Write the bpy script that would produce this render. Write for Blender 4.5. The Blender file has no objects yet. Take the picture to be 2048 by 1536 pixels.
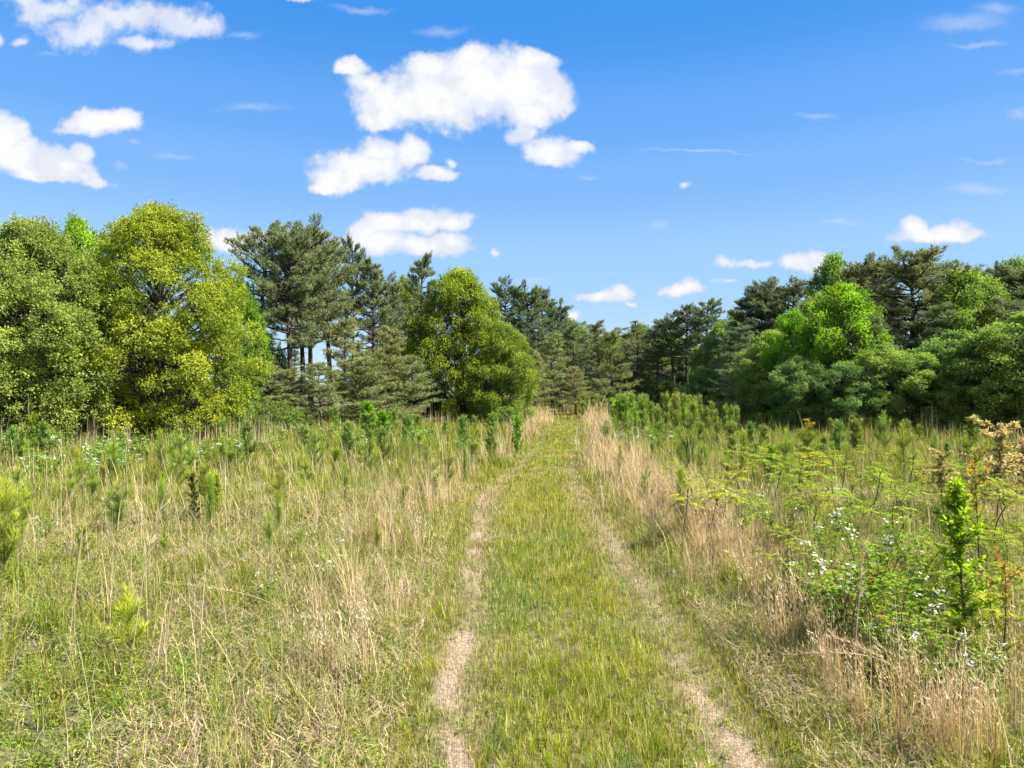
import bpy, math
import numpy as np
from mathutils import Vector

sc = bpy.context.scene
RNG = np.random.default_rng(11)

# ------------------------------------------------------------------ camera
CAM_Z = 2.3
cam_d = bpy.data.cameras.new("camera")
cam = bpy.data.objects.new("camera", cam_d)
sc.collection.objects.link(cam)
cam.location = (0, 0, CAM_Z)
cam.rotation_euler = (math.radians(90.1), 0, 0)
cam_d.sensor_width = 36.0
cam_d.lens = 24.6
cam_d.clip_start = 0.05
cam_d.clip_end = 3000
sc.camera = cam

# ------------------------------------------------------------------ light
SUN_EL, SUN_AZ = math.radians(48), math.radians(106)     # azimuth from +Y towards +X
EXPO = 1.5
sd = bpy.data.lights.new("sun", 'SUN')
sd.energy = 4.8
sd.angle = math.radians(0.53)
sd.color = (1.0, 0.95, 0.86)
sun = bpy.data.objects.new("sun", sd)
sc.collection.objects.link(sun)
sdir = Vector((math.sin(SUN_AZ) * math.cos(SUN_EL), math.cos(SUN_AZ) * math.cos(SUN_EL), math.sin(SUN_EL)))
sun.rotation_euler = sdir.to_track_quat('Z', 'Y').to_euler()
sun.location = (30, 20, 40)

sc.view_settings.view_transform = 'Standard'
sc.view_settings.look = 'None'
sc.view_settings.gamma = 1.0
sc.view_settings.exposure = EXPO
sc.cycles.max_bounces = 6
sc.cycles.diffuse_bounces = 3
sc.cycles.glossy_bounces = 1
sc.cycles.transmission_bounces = 3
sc.cycles.use_adaptive_sampling = True
sc.cycles.adaptive_threshold = 0.03
sc.cycles.time_limit = 540
sc.cycles.use_denoising = True


def px(x):
    return (x - 1024) / 1400.0


def py(y):
    return (770 - y) / 1400.0


def build_world():
    w = bpy.data.worlds.new("World")
    sc.world = w
    w.use_nodes = True
    nt = w.node_tree
    nt.nodes.clear()
    N = nt.nodes.new
    L = nt.links.new

    def val(sock, v):
        if isinstance(v, (int, float)):
            sock.default_value = v
        elif isinstance(v, tuple):
            sock.default_value = v
        else:
            L(v, sock)

    def m(op, a, b=None, c=None, clamp=False):
        n = N('ShaderNodeMath')
        n.operation = op
        n.use_clamp = clamp
        val(n.inputs[0], a)
        if b is not None:
            val(n.inputs[1], b)
        if c is not None:
            val(n.inputs[2], c)
        return n.outputs[0]

    def vm(op, a, b=None):
        n = N('ShaderNodeVectorMath')
        n.operation = op
        val(n.inputs[0], a)
        if b is not None:
            if op == 'SCALE':
                val(n.inputs[3], b)
            else:
                val(n.inputs[1], b)
        return n.outputs['Value'] if op in ('LENGTH', 'DOT_PRODUCT') else n.outputs[0]

    def noise(vec, scale, detail=6, rough=0.55, color=False):
        n = N('ShaderNodeTexNoise')
        L(vec, n.inputs['Vector'])
        n.inputs['Scale'].default_value = scale
        n.inputs['Detail'].default_value = detail
        n.inputs['Roughness'].default_value = rough
        return n.outputs['Color' if color else 'Fac']

    def ramp(x, a, b):
        n = N('ShaderNodeMapRange')
        n.interpolation_type = 'SMOOTHSTEP'
        val(n.inputs[0], x)
        n.inputs[1].default_value = a
        n.inputs[2].default_value = b
        return n.outputs[0]

    def mixc(f, a, b, mode='MIX'):
        n = N('ShaderNodeMix')
        n.data_type = 'RGBA'
        n.blend_type = mode
        val(n.inputs[0], f)
        val(n.inputs[6], a)
        val(n.inputs[7], b)
        return n.outputs[2]

    sky = N('ShaderNodeTexSky')
    sky.sky_type = 'NISHITA'
    sky.sun_disc = False
    sky.sun_elevation = SUN_EL
    sky.sun_rotation = SUN_AZ
    sky.altitude = 200
    sky.air_density = 1.0
    sky.dust_density = 0.3
    sky.ozone_density = 2.5
    tc = N('ShaderNodeTexCoord')
    d = tc.outputs['Generated']
    sep = N('ShaderNodeSeparateXYZ')
    L(d, sep.inputs[0])
    # clear deep blue overhead, paler towards the horizon
    cr = N('ShaderNodeValToRGB')
    cr.color_ramp.interpolation = 'EASE'
    stops = [(0.0, (.56, .76, .95)), (.169, (.34, .61, .96)), (.278, (.21, .48, .95)), (.342, (.14, .41, .93)), (.464, (.045, .30, .86)), (1.0, (.02, .17, .62))]
    el = cr.color_ramp.elements
    while len(el) < len(stops):
        el.new(0.5)
    for e_, (p_, c_) in zip(el, stops):
        e_.position = p_
        e_.color = (*c_, 1)
    L(sep.outputs[2], cr.inputs[0])
    grad = vm('SCALE', cr.outputs[0], 2.95)
    skyc = mixc(0.06, grad, sky.outputs[0])
    yy = m('MAXIMUM', sep.outputs[1], 0.02)
    u = m('DIVIDE', sep.outputs[0], yy)
    v = m('DIVIDE', sep.outputs[2], yy)
    front = ramp(sep.outputs[1], 0.15, 0.3)
    cb = N('ShaderNodeCombineXYZ')
    L(u, cb.inputs[0])
    L(v, cb.inputs[1])
    uv = cb.outputs[0]
    # turbulent warp of the cloud outlines
    w1 = vm('SCALE', vm('SUBTRACT', noise(uv, 9, 3, 0.5, True), (0.5, 0.5, 0.5)), 0.035)
    w2 = vm('SCALE', vm('SUBTRACT', noise(uv, 34, 5, 0.6, True), (0.5, 0.5, 0.5)), 0.021)
    uvw = vm('ADD', vm('ADD', uv, w1), w2)
    fl = N('ShaderNodeVectorMath')
    fl.operation = 'MULTIPLY'
    L(uvw, fl.inputs[0])
    fl.inputs[1].default_value = (1, 1, 0)
    uvw = fl.outputs[0]

    def blobs(lst):
        acc = None
        for (cx, cy, rx, ry) in lst:
            mp = N('ShaderNodeVectorMath')
            mp.operation = 'MULTIPLY_ADD'
            L(uvw, mp.inputs[0])
            sx, sy = 1400.0 / rx, 1400.0 / ry
            mp.inputs[1].default_value = (sx, sy, 0)
            mp.inputs[2].default_value = (-px(cx) * sx, -py(cy) * sy, 0)
            f = m('SUBTRACT', 1.0, vm('LENGTH', mp.outputs[0]))
            acc = f if acc is None else m('SMOOTH_MAX', acc, f, 0.18)
        return acc

    dense = [(790, 195, 95, 62), (880, 185, 130, 78), (955, 165, 110, 82), (1040, 180, 100, 78), (1095, 190, 52, 62),
             (1060, 228, 62, 36), (948, 118, 62, 36), (860, 130, 60, 34), (770, 228, 60, 30), (1062, 125, 60, 30),
             (705, 132, 42, 20), (740, 160, 50, 32),
             (1105, 300, 62, 31), (1150, 291, 40, 14),
             (730, 325, 105, 44), (680, 350, 66, 36), (760, 298, 66, 32), (825, 303, 40, 34), (872, 345, 50, 15), (650, 368, 40, 16),
             (755, 482, 82, 34), (850, 490, 100, 28), (900, 486, 44, 26), (730, 463, 38, 26),
             (850, 437, 66, 30), (900, 446, 44, 20), (770, 440, 52, 26),
             (198, 238, 82, 28), (170, 244, 60, 20), (240, 236, 50, 24),
             (8, 272, 44, 52), (38, 312, 80, 42), (118, 326, 64, 36), (160, 302, 28, 24), (90, 345, 95, 18),
             (443, 480, 56, 26), (560, 466, 90, 14),
             (1873, 466, 98, 19), (1828, 450, 32, 27), (1902, 455, 46, 23),
             (1612, 528, 58, 22), (1632, 516, 32, 18), (1368, 576, 50, 17), (1382, 568, 28, 16),
             (1205, 597, 56, 15), (1240, 591, 34, 18), (1258, 612, 15, 7), (1146, 632, 16, 12)]
    soft = [(1048, 268, 50, 22), (100, 20, 100, 46), (170, 60, 100, 44), (250, 32, 120, 44), (345, 40, 90, 40), (400, 52, 62, 24), (280, 84, 80, 18), (60, -5, 70, 30),
            (50, 85, 28, 16), (2, 78, 20, 18), (590, -2, 60, 9), (1445, 526, 32, 19), (1505, 530, 60, 12), (1364, 371, 15, 13),
            (990, 500, 15, 11), (1452, 567, 32, 9), (1118, 300, 30, 12), (905, 320, 20, 14), (190, 362, 40, 14), (140, 255, 50, 10)]
    wisp = [(1640, 235, 46, 9), (2028, 150, 62, 11), (2032, 228, 26, 15), (1935, 40, 110, 26), (1990, 15, 60, 20), (1960, 90, 60, 9), (1965, 375, 90, 15),
            (1395, 299, 130, 5), (1985, 320, 100, 4), (1320, 440, 28, 11), (1680, 435, 52, 9), (350, 310, 70, 9), (500, 215, 80, 12), (720, 14, 70, 8),
            (1060, 560, 60, 8), (880, 60, 70, 14), (1180, 350, 30, 7), (480, 70, 50, 12), (100, 110, 30, 9), (270, 278, 16, 8), (240, 325, 14, 9),
            (930, 440, 30, 13)]
    nz = noise(uv, 22, 6, 0.5)
    nz2 = noise(uv, 70, 5, 0.55)
    n0 = m('SUBTRACT', nz, 0.5)
    n1 = m('SUBTRACT', nz2, 0.5)
    fd = m('ADD', blobs(dense), m('ADD', m('MULTIPLY', n0, 0.8), m('MULTIPLY', n1, 0.5)))
    a_d = ramp(fd, -0.12, 0.34)
    fs = m('ADD', blobs(soft), m('ADD', m('MULTIPLY', n0, 1.7), m('MULTIPLY', n1, 0.8)))
    a_s = m('MULTIPLY', ramp(fs, -0.02, 0.85), 0.92)
    # streaky high cloud: noise stretched sideways
    st = N('ShaderNodeVectorMath')
    st.operation = 'MULTIPLY'
    L(uv, st.inputs[0])
    st.inputs[1].default_value = (0.35, 1.6, 1)
    nz3 = m('SUBTRACT', noise(st.outputs[0], 16, 7, 0.62), 0.5)
    fw = m('ADD', blobs(wisp), m('MULTIPLY', nz3, 1.8))
    a_w = m('MULTIPLY', ramp(fw, -0.1, 1.3), 0.40)
    alpha = m('SUBTRACT', 1.0, m('MULTIPLY', m('MULTIPLY', m('SUBTRACT', 1.0, a_d), m('SUBTRACT', 1.0, a_s)), m('SUBTRACT', 1.0, a_w)))
    # unseen broken cloud, added behind and beside the view as white fill light
    rear = m('MULTIPLY', ramp(noise(d, 2.6, 7, 0.55), 0.44, 0.60), m('MULTIPLY', m('SUBTRACT', 1.0, ramp(sep.outputs[1], -0.1, 0.3)), ramp(sep.outputs[2], 0.0, 0.1)))
    alpha = m('MAXIMUM', m('MULTIPLY', alpha, front), rear)
    body = ramp(m('ADD', fd, m('MULTIPLY', n0, 1.2)), 0.0, 0.95)
    body = m('MAXIMUM', body, m('MAXIMUM', m('MULTIPLY', a_s, 0.45), m('MULTIPLY', rear, 0.6)))
    grey = ramp(m('ADD', noise(uv, 13, 4, 0.5), m('MULTIPLY', n0, 0.5)), 0.47, 0.66)
    cc = mixc(body, CLOUD_THIN, mixc(grey, CLOUD_FULL, (2.45, 2.53, 2.78, 1)))
    out = mixc(alpha, skyc, cc)
    bg = N('ShaderNodeBackground')
    L(out, bg.inputs[0])
    bg.inputs[1].default_value = 0.12
    wo = N('ShaderNodeOutputWorld')
    L(bg.outputs[0], wo.inputs[0])
    w.cycles.sampling_method = 'MANUAL'
    w.cycles.sample_map_resolution = 512


CLOUD_THIN = (2.15, 2.35, 2.8, 1)
CLOUD_FULL = (3.15, 3.15, 3.2, 1)
build_world()


# ------------------------------------------------------------------ materials
def plant_mat(name, trans=0.4, rough=0.55, spec=0.3, tcol=(0.98, 1.15, 0.5)):
    m = bpy.data.materials.new(name)
    m.use_nodes = True
    nt = m.node_tree
    nt.nodes.clear()
    N, L = nt.nodes.new, nt.links.new
    at = N('ShaderNodeAttribute')
    at.attribute_name = 'Col'
    oi = N('ShaderNodeObjectInfo')
    mx = N('ShaderNodeMix')
    mx.data_type = 'RGBA'
    mx.blend_type = 'MULTIPLY'
    mx.inputs[0].default_value = 1
    L(at.outputs['Color'], mx.inputs[6])
    L(oi.outputs['Color'], mx.inputs[7])
    pb = N('ShaderNodeBsdfPrincipled')
    L(mx.outputs[2], pb.inputs['Base Color'])
    pb.inputs['Roughness'].default_value = rough
    pb.inputs['Specular IOR Level'].default_value = spec
    out = N('ShaderNodeOutputMaterial')
    if trans > 0:
        tr = N('ShaderNodeBsdfTranslucent')
        mt = N('ShaderNodeMix')
        mt.data_type = 'RGBA'
        mt.blend_type = 'MULTIPLY'
        mt.inputs[0].default_value = 1
        L(mx.outputs[2], mt.inputs[6])
        mt.inputs[7].default_value = (*tcol, 1)
        L(mt.outputs[2], tr.inputs['Color'])
        ms = N('ShaderNodeMixShader')
        ms.inputs[0].default_value = trans
        L(pb.outputs[0], ms.inputs[1])
        L(tr.outputs[0], ms.inputs[2])
        L(ms.outputs[0], out.inputs['Surface'])
    else:
        L(pb.outputs[0], out.inputs['Surface'])
    return m


def bark_mat(name, c1, c2, scale=18):
    m = bpy.data.materials.new(name)
    m.use_nodes = True
    nt = m.node_tree
    N, L = nt.nodes.new, nt.links.new
    pb = nt.nodes['Principled BSDF']
    tc = N('ShaderNodeTexCoord')
    mp = N('ShaderNodeMapping')
    mp.inputs['Scale'].default_value = (1, 1, 0.25)
    L(tc.outputs['Object'], mp.inputs[0])
    nz = N('ShaderNodeTexNoise')
    nz.inputs['Scale'].default_value = scale
    nz.inputs['Detail'].default_value = 5
    L(mp.outputs[0], nz.inputs['Vector'])
    rp = N('ShaderNodeValToRGB')
    rp.color_ramp.elements[0].position = 0.35
    rp.color_ramp.elements[0].color = (*c1, 1)
    rp.color_ramp.elements[1].position = 0.68
    rp.color_ramp.elements[1].color = (*c2, 1)
    L(nz.outputs[0], rp.inputs[0])
    L(rp.outputs[0], pb.inputs['Base Color'])
    pb.inputs['Roughness'].default_value = 0.9
    bm = N('ShaderNodeBump')
    bm.inputs['Strength'].default_value = 0.6
    L(nz.outputs[0], bm.inputs['Height'])
    L(bm.outputs[0], pb.inputs['Normal'])
    return m


M_LEAF = plant_mat('broad_leaf', 0.45, 0.6, 0.2)
M_NEEDLE = plant_mat('pine_needle', 0.28, 0.6, 0.2, (1.1, 1.1, 0.6))
M_GRASS = plant_mat('grass_blade', 0.38, 0.6, 0.25, (1.1, 1.1, 0.6))
M_STRAW = plant_mat('dry_straw', 0.3, 0.75, 0.15, (1.1, 1.0, 0.8))
M_PETAL = plant_mat('white_petal', 0.3, 0.6, 0.2, (1, 1, 1))
M_BARK = bark_mat('grey_bark', (0.035, 0.03, 0.026), (0.16, 0.135, 0.115))
M_PBARK = bark_mat('pine_bark', (0.022, 0.018, 0.016), (0.085, 0.066, 0.055))
M_STEM = bark_mat('dark_stem', (0.05, 0.035, 0.025), (0.15, 0.10, 0.07), 60)
M_GSTEM = bark_mat('green_stem', (0.06, 0.06, 0.02), (0.15, 0.14, 0.05), 60)


# ------------------------------------------------------------------ numpy helpers
def nrm(v):
    return v / np.maximum(np.linalg.norm(v, axis=-1, keepdims=True), 1e-9)


def vnoise(x, y, scale, seed=0):
    """smooth value noise in 0..1"""
    x = np.asarray(x, float) / scale + seed * 17.13
    y = np.asarray(y, float) / scale + seed * 5.71
    xi, yi = np.floor(x).astype(np.int64), np.floor(y).astype(np.int64)
    fx, fy = x - xi, y - yi
    fx, fy = fx * fx * (3 - 2 * fx), fy * fy * (3 - 2 * fy)

    def h(a, b):
        n = (a * 374761393 + b * 668265263 + seed * 974711) & 0x7fffffff
        n = ((n ^ (n >> 13)) * 1274126177) & 0x7fffffff
        return ((n ^ (n >> 16)) & 0xffff) / 65535.0
    return (h(xi, yi) * (1 - fx) + h(xi + 1, yi) * fx) * (1 - fy) + (h(xi, yi + 1) * (1 - fx) + h(xi + 1, yi + 1) * fx) * fy


def fbm(x, y, scale, seed=0):
    return 0.5 * vnoise(x, y, scale, seed) + 0.3 * vnoise(x, y, scale * 0.45, seed + 1) + 0.2 * vnoise(x, y, scale * 0.2, seed + 2)


def ground_z(x, y):
    x = np.asarray(x, float)
    y = np.asarray(y, float)
    z = 0.30 * np.exp(-((y - 11) / 5.5) ** 2) * np.exp(-(x / 16) ** 2)
    z = z + 0.22 * (fbm(x, y, 9, 3) - 0.5) * np.clip(np.abs(x - 0.6) / 3.0, 0.1, 1)
    return z


CY = np.array([-50, 0, 4.2, 9, 12, 16, 24, 32, 40, 46, 52, 57, 62, 80.])
CX = np.array([1.5, .52, .50, .42, .38, .62, 1.42, 2.35, 3.3, 3.7, 3.4, 2.1, -1.5, -22])


def path_c(y):
    return np.interp(y, CY, CX)


def path_k(y):
    return np.interp(y, [11, 24], [1, 1.28])


def path_d(x, y):
    """signed distance from the middle of the mown path, in near-path widths"""
    return (x - path_c(y)) * path_k(y)


EU = np.array([-1.2, -0.73, -0.45, -0.36, -0.3, -0.1, 0.0, 0.1, 0.25, 0.33, 0.42, 0.55, 0.73, 1.2])
ED = np.array([22, 22.5, 25, 27, 35, 38, 56, 62, 56, 44, 33, 29, 27, 26.])


def edge_d(x, y):
    return np.interp(x / np.maximum(y, 0.1), EU, ED)


class Geo:
    def __init__(s):
        s.v, s.c, s.f = [], [], []
        s.n = 0

    def add(s, v, f, c):
        v = np.asarray(v, np.float32).reshape(-1, 3)
        c = np.broadcast_to(np.asarray(c, np.float32), (len(v), 3))
        s.v.append(v)
        s.c.append(c)
        s.f.append(np.asarray(f, np.int64) + s.n)
        s.n += len(v)
        return s

    def mesh(s, name, mat, smooth=False):
        me = bpy.data.meshes.new(name)
        v = np.concatenate(s.v)
        c = np.concatenate(s.c)
        me.vertices.add(len(v))
        me.vertices.foreach_set('co', v.ravel())
        loops = np.concatenate([f.ravel() for f in s.f]).astype(np.int32)
        tot = np.concatenate([np.full(len(f), f.shape[1], np.int32) for f in s.f])
        start = np.concatenate([[0], np.cumsum(tot)[:-1]]).astype(np.int32)
        me.loops.add(len(loops))
        me.loops.foreach_set('vertex_index', loops)
        me.polygons.add(len(tot))
        me.polygons.foreach_set('loop_start', start)
        me.polygons.foreach_set('use_smooth', np.full(len(tot), smooth))
        at = me.color_attributes.new('Col', 'FLOAT_COLOR', 'POINT')
        rgba = np.ones((len(v), 4), np.float32)
        rgba[:, :3] = np.clip(c, 0, 1)
        at.data.foreach_set('color', rgba.ravel())
        me.update(calc_edges=True)
        me.materials.append(mat)
        return me


def obj(name, me, parent=None, loc=None, color=None):
    o = bpy.data.objects.new(name, me)
    sc.collection.objects.link(o)
    if parent:
        o.parent = parent
    if loc is not None:
        o.location = loc
    if color is not None:
        o.color = (*color, 1)
    return o


def tag(o, label=None, cat=None, group=None, kind=None):
    if label:
        o['label'] = label
    if cat:
        o['category'] = cat
    if group:
        o['group'] = group
    if kind:
        o['kind'] = kind
    return o


def place(name, parts, loc, rz=0, s=(1, 1, 1), label='', cat='', group=None, color=None, tilt=(0, 0)):
    """a thing: an Empty at its base with one mesh object per part; mesh data are shared between copies"""
    e = bpy.data.objects.new(name, None)
    sc.collection.objects.link(e)
    e.empty_display_size = 0.2
    e.location = loc
    e.rotation_euler = (tilt[0], tilt[1], rz)
    e.scale = s
    tag(e, label, cat, group)
    for pn, me in parts:
        o = obj(pn, me, e)
        if color is not None:
            o.color = (*color, 1)
    return e


def jitter(col, n, amt, rng, hue=0.0):
    c = np.tile(np.asarray(col, float), (n, 1))
    b = 1 + amt * rng.standard_normal((n, 1))
    c = c * np.clip(b, 0.4, 1.8)
    if hue:
        c[:, 0] *= 1 + hue * rng.standard_normal(n)
        c[:, 2] *= 1 + hue * rng.standard_normal(n)
    return np.clip(c, 0.001, 1)


def tubes(g, P, R, k, col):
    """P (N,M,3) polylines, R (N,M) radii"""
    P = np.asarray(P, float)
    R = np.asarray(R, float)
    n, mm = R.shape
    T = np.gradient(P, axis=1)
    T = nrm(T)
    ref = np.tile([0.31, 0.17, 0.93], (n, 1))
    bad = np.abs((T[:, 0] * ref).sum(1)) > 0.85
    ref[bad] = [0.93, 0.31, 0.17]
    A = nrm(np.cross(T, ref[:, None, :]))
    B = np.cross(T, A)
    th = np.arange(k) * 2 * np.pi / k
    ring = A[:, :, None, :] * np.cos(th)[None, None, :, None] + B[:, :, None, :] * np.sin(th)[None, None, :, None]
    V = P[:, :, None, :] + ring * R[:, :, None, None]
    idx = np.arange(n * mm * k).reshape(n, mm, k)
    a = idx[:, :-1, :]
    b = np.roll(idx, -1, axis=2)[:, :-1, :]
    c = np.roll(idx, -1, axis=2)[:, 1:, :]
    d = idx[:, 1:, :]
    F = np.stack([a, b, c, d], -1).reshape(-1, 4)
    g.add(V.reshape(-1, 3), F, col)


def curves(A, B, m_, sag, rng=None, wob=0.0):
    """quadratic curves from A to B (N,3), mid point pushed by sag (N,3)"""
    t = np.linspace(0, 1, m_)[None, :, None]
    M = (A + B) / 2 + sag
    P = (1 - t) ** 2 * A[:, None] + 2 * t * (1 - t) * M[:, None] + t ** 2 * B[:, None]
    if wob and rng is not None:
        w = rng.standard_normal(P.shape) * wob
        w[:, 0] = 0
        P = P + w
    return P


def leaves(g, pos, axis, up, Ln, Wd, col, fold=0.18):
    """folded diamond leaves"""
    n = len(pos)
    axis = nrm(axis)
    side = nrm(np.cross(axis, up))
    nn = np.cross(side, axis)
    Ln = np.broadcast_to(Ln, n)[:, None]
    Wd = np.broadcast_to(Wd, n)[:, None]
    v = np.stack([pos,
                  pos + axis * Ln * 0.42 + side * Wd * 0.5 + nn * Wd * fold,
                  pos + axis * Ln,
                  pos + axis * Ln * 0.42 - side * Wd * 0.5 + nn * Wd * fold], 1)
    i = np.arange(n)[:, None] * 4
    F = np.concatenate([i + [0, 1, 2], i + [0, 2, 3]])
    g.add(v.reshape(-1, 3), F, np.repeat(np.broadcast_to(col, (n, 3)), 4, 0))


def spikes(g, pos, dirv, Ln, Wd, col, tipcol=None, rng=RNG):
    """thin triangles (needles)"""
    n = len(pos)
    d = nrm(dirv)
    side = nrm(np.cross(d, rng.standard_normal((n, 3))))
    Ln = np.broadcast_to(Ln, n)[:, None]
    Wd = np.broadcast_to(Wd, n)[:, None]
    v = np.stack([pos - side * Wd / 2, pos + side * Wd / 2, pos + d * Ln], 1)
    F = np.arange(n * 3).reshape(n, 3)
    col = np.broadcast_to(col, (n, 3))
    cc = np.stack([col, col, col if tipcol is None else np.broadcast_to(tipcol, (n, 3))], 1)
    g.add(v.reshape(-1, 3), F, cc.reshape(-1, 3))


def blades(g, x, y, z, H, W, lean, az, segs, col, rng, kink=0.0, a0=0.0):
    """curved grass blades. lean: total lean angle (rad) at tip"""
    n = len(x)
    if n == 0:
        return
    t = np.linspace(0, 1, segs + 1)
    ang = (np.zeros(n) + a0)[:, None] + lean[:, None] * t[None, :] ** 1.1
    if kink:
        ang = ang + np.cumsum(rng.standard_normal((n, segs + 1)) * kink, axis=1)
    ds = (H / segs)[:, None]
    hor = np.concatenate([np.zeros((n, 1)), np.cumsum(np.sin(ang[:, :-1]) * ds, 1)], 1)
    ver = np.concatenate([np.zeros((n, 1)), np.cumsum(np.cos(ang[:, :-1]) * ds, 1)], 1)
    P = np.stack([x[:, None] + hor * np.cos(az)[:, None], y[:, None] + hor * np.sin(az)[:, None], z[:, None] + ver], -1)
    fa = az + np.pi / 2 + rng.normal(0, 0.7, n)
    side = np.stack([np.cos(fa), np.sin(fa), np.zeros(n)], -1)[:, None, :]
    wt = (W[:, None] * (1 - t[None, :] ** 2.2) * 0.5)[:, :segs, None]
    Lf = P[:, :segs] - side * wt
    Rt = P[:, :segs] + side * wt
    V = np.concatenate([np.stack([Lf, Rt], 2).reshape(n, 2 * segs, 3), P[:, segs:]], 1)
    k = 2 * segs + 1
    b = np.arange(n)[:, None] * k
    for s_ in range(segs - 1):
        pass
    F = [b + [2 * s_, 2 * s_ + 1, 2 * s_ + 3, 2 * s_ + 2] for s_ in range(segs - 1)]
    T = b + [2 * segs - 2, 2 * segs - 1, 2 * segs]
    base = g.n
    g.add(V.reshape(-1, 3), T, np.repeat(col, k, 0))
    if F:
        g.f.append(np.concatenate(F).astype(np.int64) + base)


# ------------------------------------------------------------------ ground and path
def ground_mat():
    m = bpy.data.materials.new('meadow_soil')
    m.use_nodes = True
    nt = m.node_tree
    N, L = nt.nodes.new, nt.links.new
    pb = nt.nodes['Principled BSDF']
    pb.inputs['Roughness'].default_value = 1
    tc = N('ShaderNodeTexCoord')

    def nz(s, d=8):
        n = N('ShaderNodeTexNoise')
        n.inputs['Scale'].default_value = s
        n.inputs['Detail'].default_value = d
        L(tc.outputs['Object'], n.inputs['Vector'])
        return n.outputs[0]
    r1 = N('ShaderNodeValToRGB')
    e = r1.color_ramp.elements
    e[0].position = 0.3
    e[0].color = (0.05, 0.055, 0.018, 1)
    e[1].position = 0.72
    e[1].color = (0.26, 0.20, 0.12, 1)
    x = e.new(0.5)
    x.color = (0.11, 0.11, 0.04, 1)
    L(nz(9), r1.inputs[0])
    r2 = N('ShaderNodeValToRGB')
    r2.color_ramp.elements[0].color = (0.6, 0.65, 0.5, 1)
    r2.color_ramp.elements[1].color = (1.2, 1.15, 1.1, 1)
    L(nz(45, 4), r2.inputs[0])
    mx = N('ShaderNodeMix')
    mx.data_type = 'RGBA'
    mx.blend_type = 'MULTIPLY'
    mx.inputs[0].default_value = 1
    L(r1.outputs[0], mx.inputs[6])
    L(r2.outputs[0], mx.inputs[7])
    L(mx.outputs[2], pb.inputs['Base Color'])
    return m


def path_mat():
    m = bpy.data.materials.new('path_soil')
    m.use_nodes = True
    nt = m.node_tree
    N, L = nt.nodes.new, nt.links.new
    pb = nt.nodes['Principled BSDF']
    pb.inputs['Roughness'].default_value = 1
    tc = N('ShaderNodeTexCoord')
    at = N('ShaderNodeAttribute')
    at.attribute_name = 'Col'
    n1 = N('ShaderNodeTexNoise')
    n1.inputs['Scale'].default_value = 60
    n1.inputs['Detail'].default_value = 6
    L(tc.outputs['Object'], n1.inputs['Vector'])
    dirt = N('ShaderNodeValToRGB')
    dirt.color_ramp.elements[0].position = 0.35
    dirt.color_ramp.elements[0].color = (0.16, 0.11, 0.07, 1)
    dirt.color_ramp.elements[1].position = 0.7
    dirt.color_ramp.elements[1].color = (0.46, 0.355, 0.24, 1)
    L(n1.outputs[0], dirt.inputs[0])
    gr = N('ShaderNodeValToRGB')
    gr.color_ramp.elements[0].position = 0.35
    gr.color_ramp.elements[0].color = (0.07, 0.075, 0.02, 1)
    gr.color_ramp.elements[1].position = 0.7
    gr.color_ramp.elements[1].color = (0.22, 0.19, 0.08, 1)
    L(n1.outputs[0], gr.inputs[0])
    mx = N('ShaderNodeMix')
    mx.data_type = 'RGBA'
    L(at.outputs['Fac'], mx.inputs[0])
    L(gr.outputs[0], mx.inputs[6])
    L(dirt.outputs[0], mx.inputs[7])
    L(mx.outputs[2], pb.inputs['Base Color'])
    bm = N('ShaderNodeBump')
    bm.inputs['Strength'].default_value = 0.5
    bm.inputs['Distance'].default_value = 0.02
    L(n1.outputs[0], bm.inputs['Height'])
    L(bm.outputs[0], pb.inputs['Normal'])
    return m


def grid(xs, ys, zf, colf, name, mat, lift=0):
    X, Y = np.meshgrid(xs, ys)
    Z = zf(X, Y) + lift
    n, k = X.shape
    idx = np.arange(n * k).reshape(n, k)
    F = np.stack([idx[:-1, :-1], idx[:-1, 1:], idx[1:, 1:], idx[1:, :-1]], -1).reshape(-1, 4)
    g = Geo()
    g.add(np.stack([X, Y, Z], -1), F, colf(X, Y).reshape(-1, 1).repeat(3, 1) if colf else (0, 0, 0))
    return obj(name, g.mesh(name, mat, True))


def axis(lo, hi, fine_lo, fine_hi, step):
    a = np.arange(fine_lo, fine_hi, step)
    l = fine_lo - np.geomspace(step, fine_lo - lo, 28)[::-1]
    r = fine_hi + np.geomspace(step, hi - fine_hi, 28)
    return np.concatenate([l, a, r])


def bare(x, y):
    """how bare the two wheel tracks are: 0..1"""
    d = path_d(x, y)
    wob = 0.16 * (vnoise(x * 0, y, 1.5, 5) - 0.5) * 2
    tl = np.exp(-(((d + 0.86 - wob) / (0.045 + .10 * vnoise(x, y, .3, 12))) ** 2) ** 1.1)
    tr = np.exp(-(((d - 0.88 - wob * 0.8) / (0.045 + .10 * vnoise(x, y, .3, 13))) ** 2) ** 1.1)
    x, y = x * .8 + y * .6 + .35 * vnoise(x, y, .23, 61), y * .8 - x * .6 + .35 * vnoise(x, y, .23, 62)
    y0 = x * .6 + y * .8 - .4
    pl = np.clip((fbm(x, y, .7, 21) - 0.33) * 4, 0, 1) * np.clip((19 - y0) / 8, 0.0, 1)
    pr = np.clip((fbm(x, y, .8, 31) - 0.40) * 4, 0, 1) * np.clip((14 - y0) / 7, 0.0, 1)
    return np.clip(tl * pl + tr * pr, 0, 1)


grid(axis(-600, 600, -26, 26, 0.5), axis(-200, 900, -4, 70, 0.5), ground_z, None, 'ground', ground_mat())['kind'] = 'structure'
# the path follows its own centre line, 4 mm above the soil
ys = np.arange(-3, 63, 0.12)
tt = np.linspace(-1.35, 1.35, 46)
TT, YY = np.meshgrid(tt, ys)
XX = TT / path_k(YY) + path_c(YY)


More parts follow.
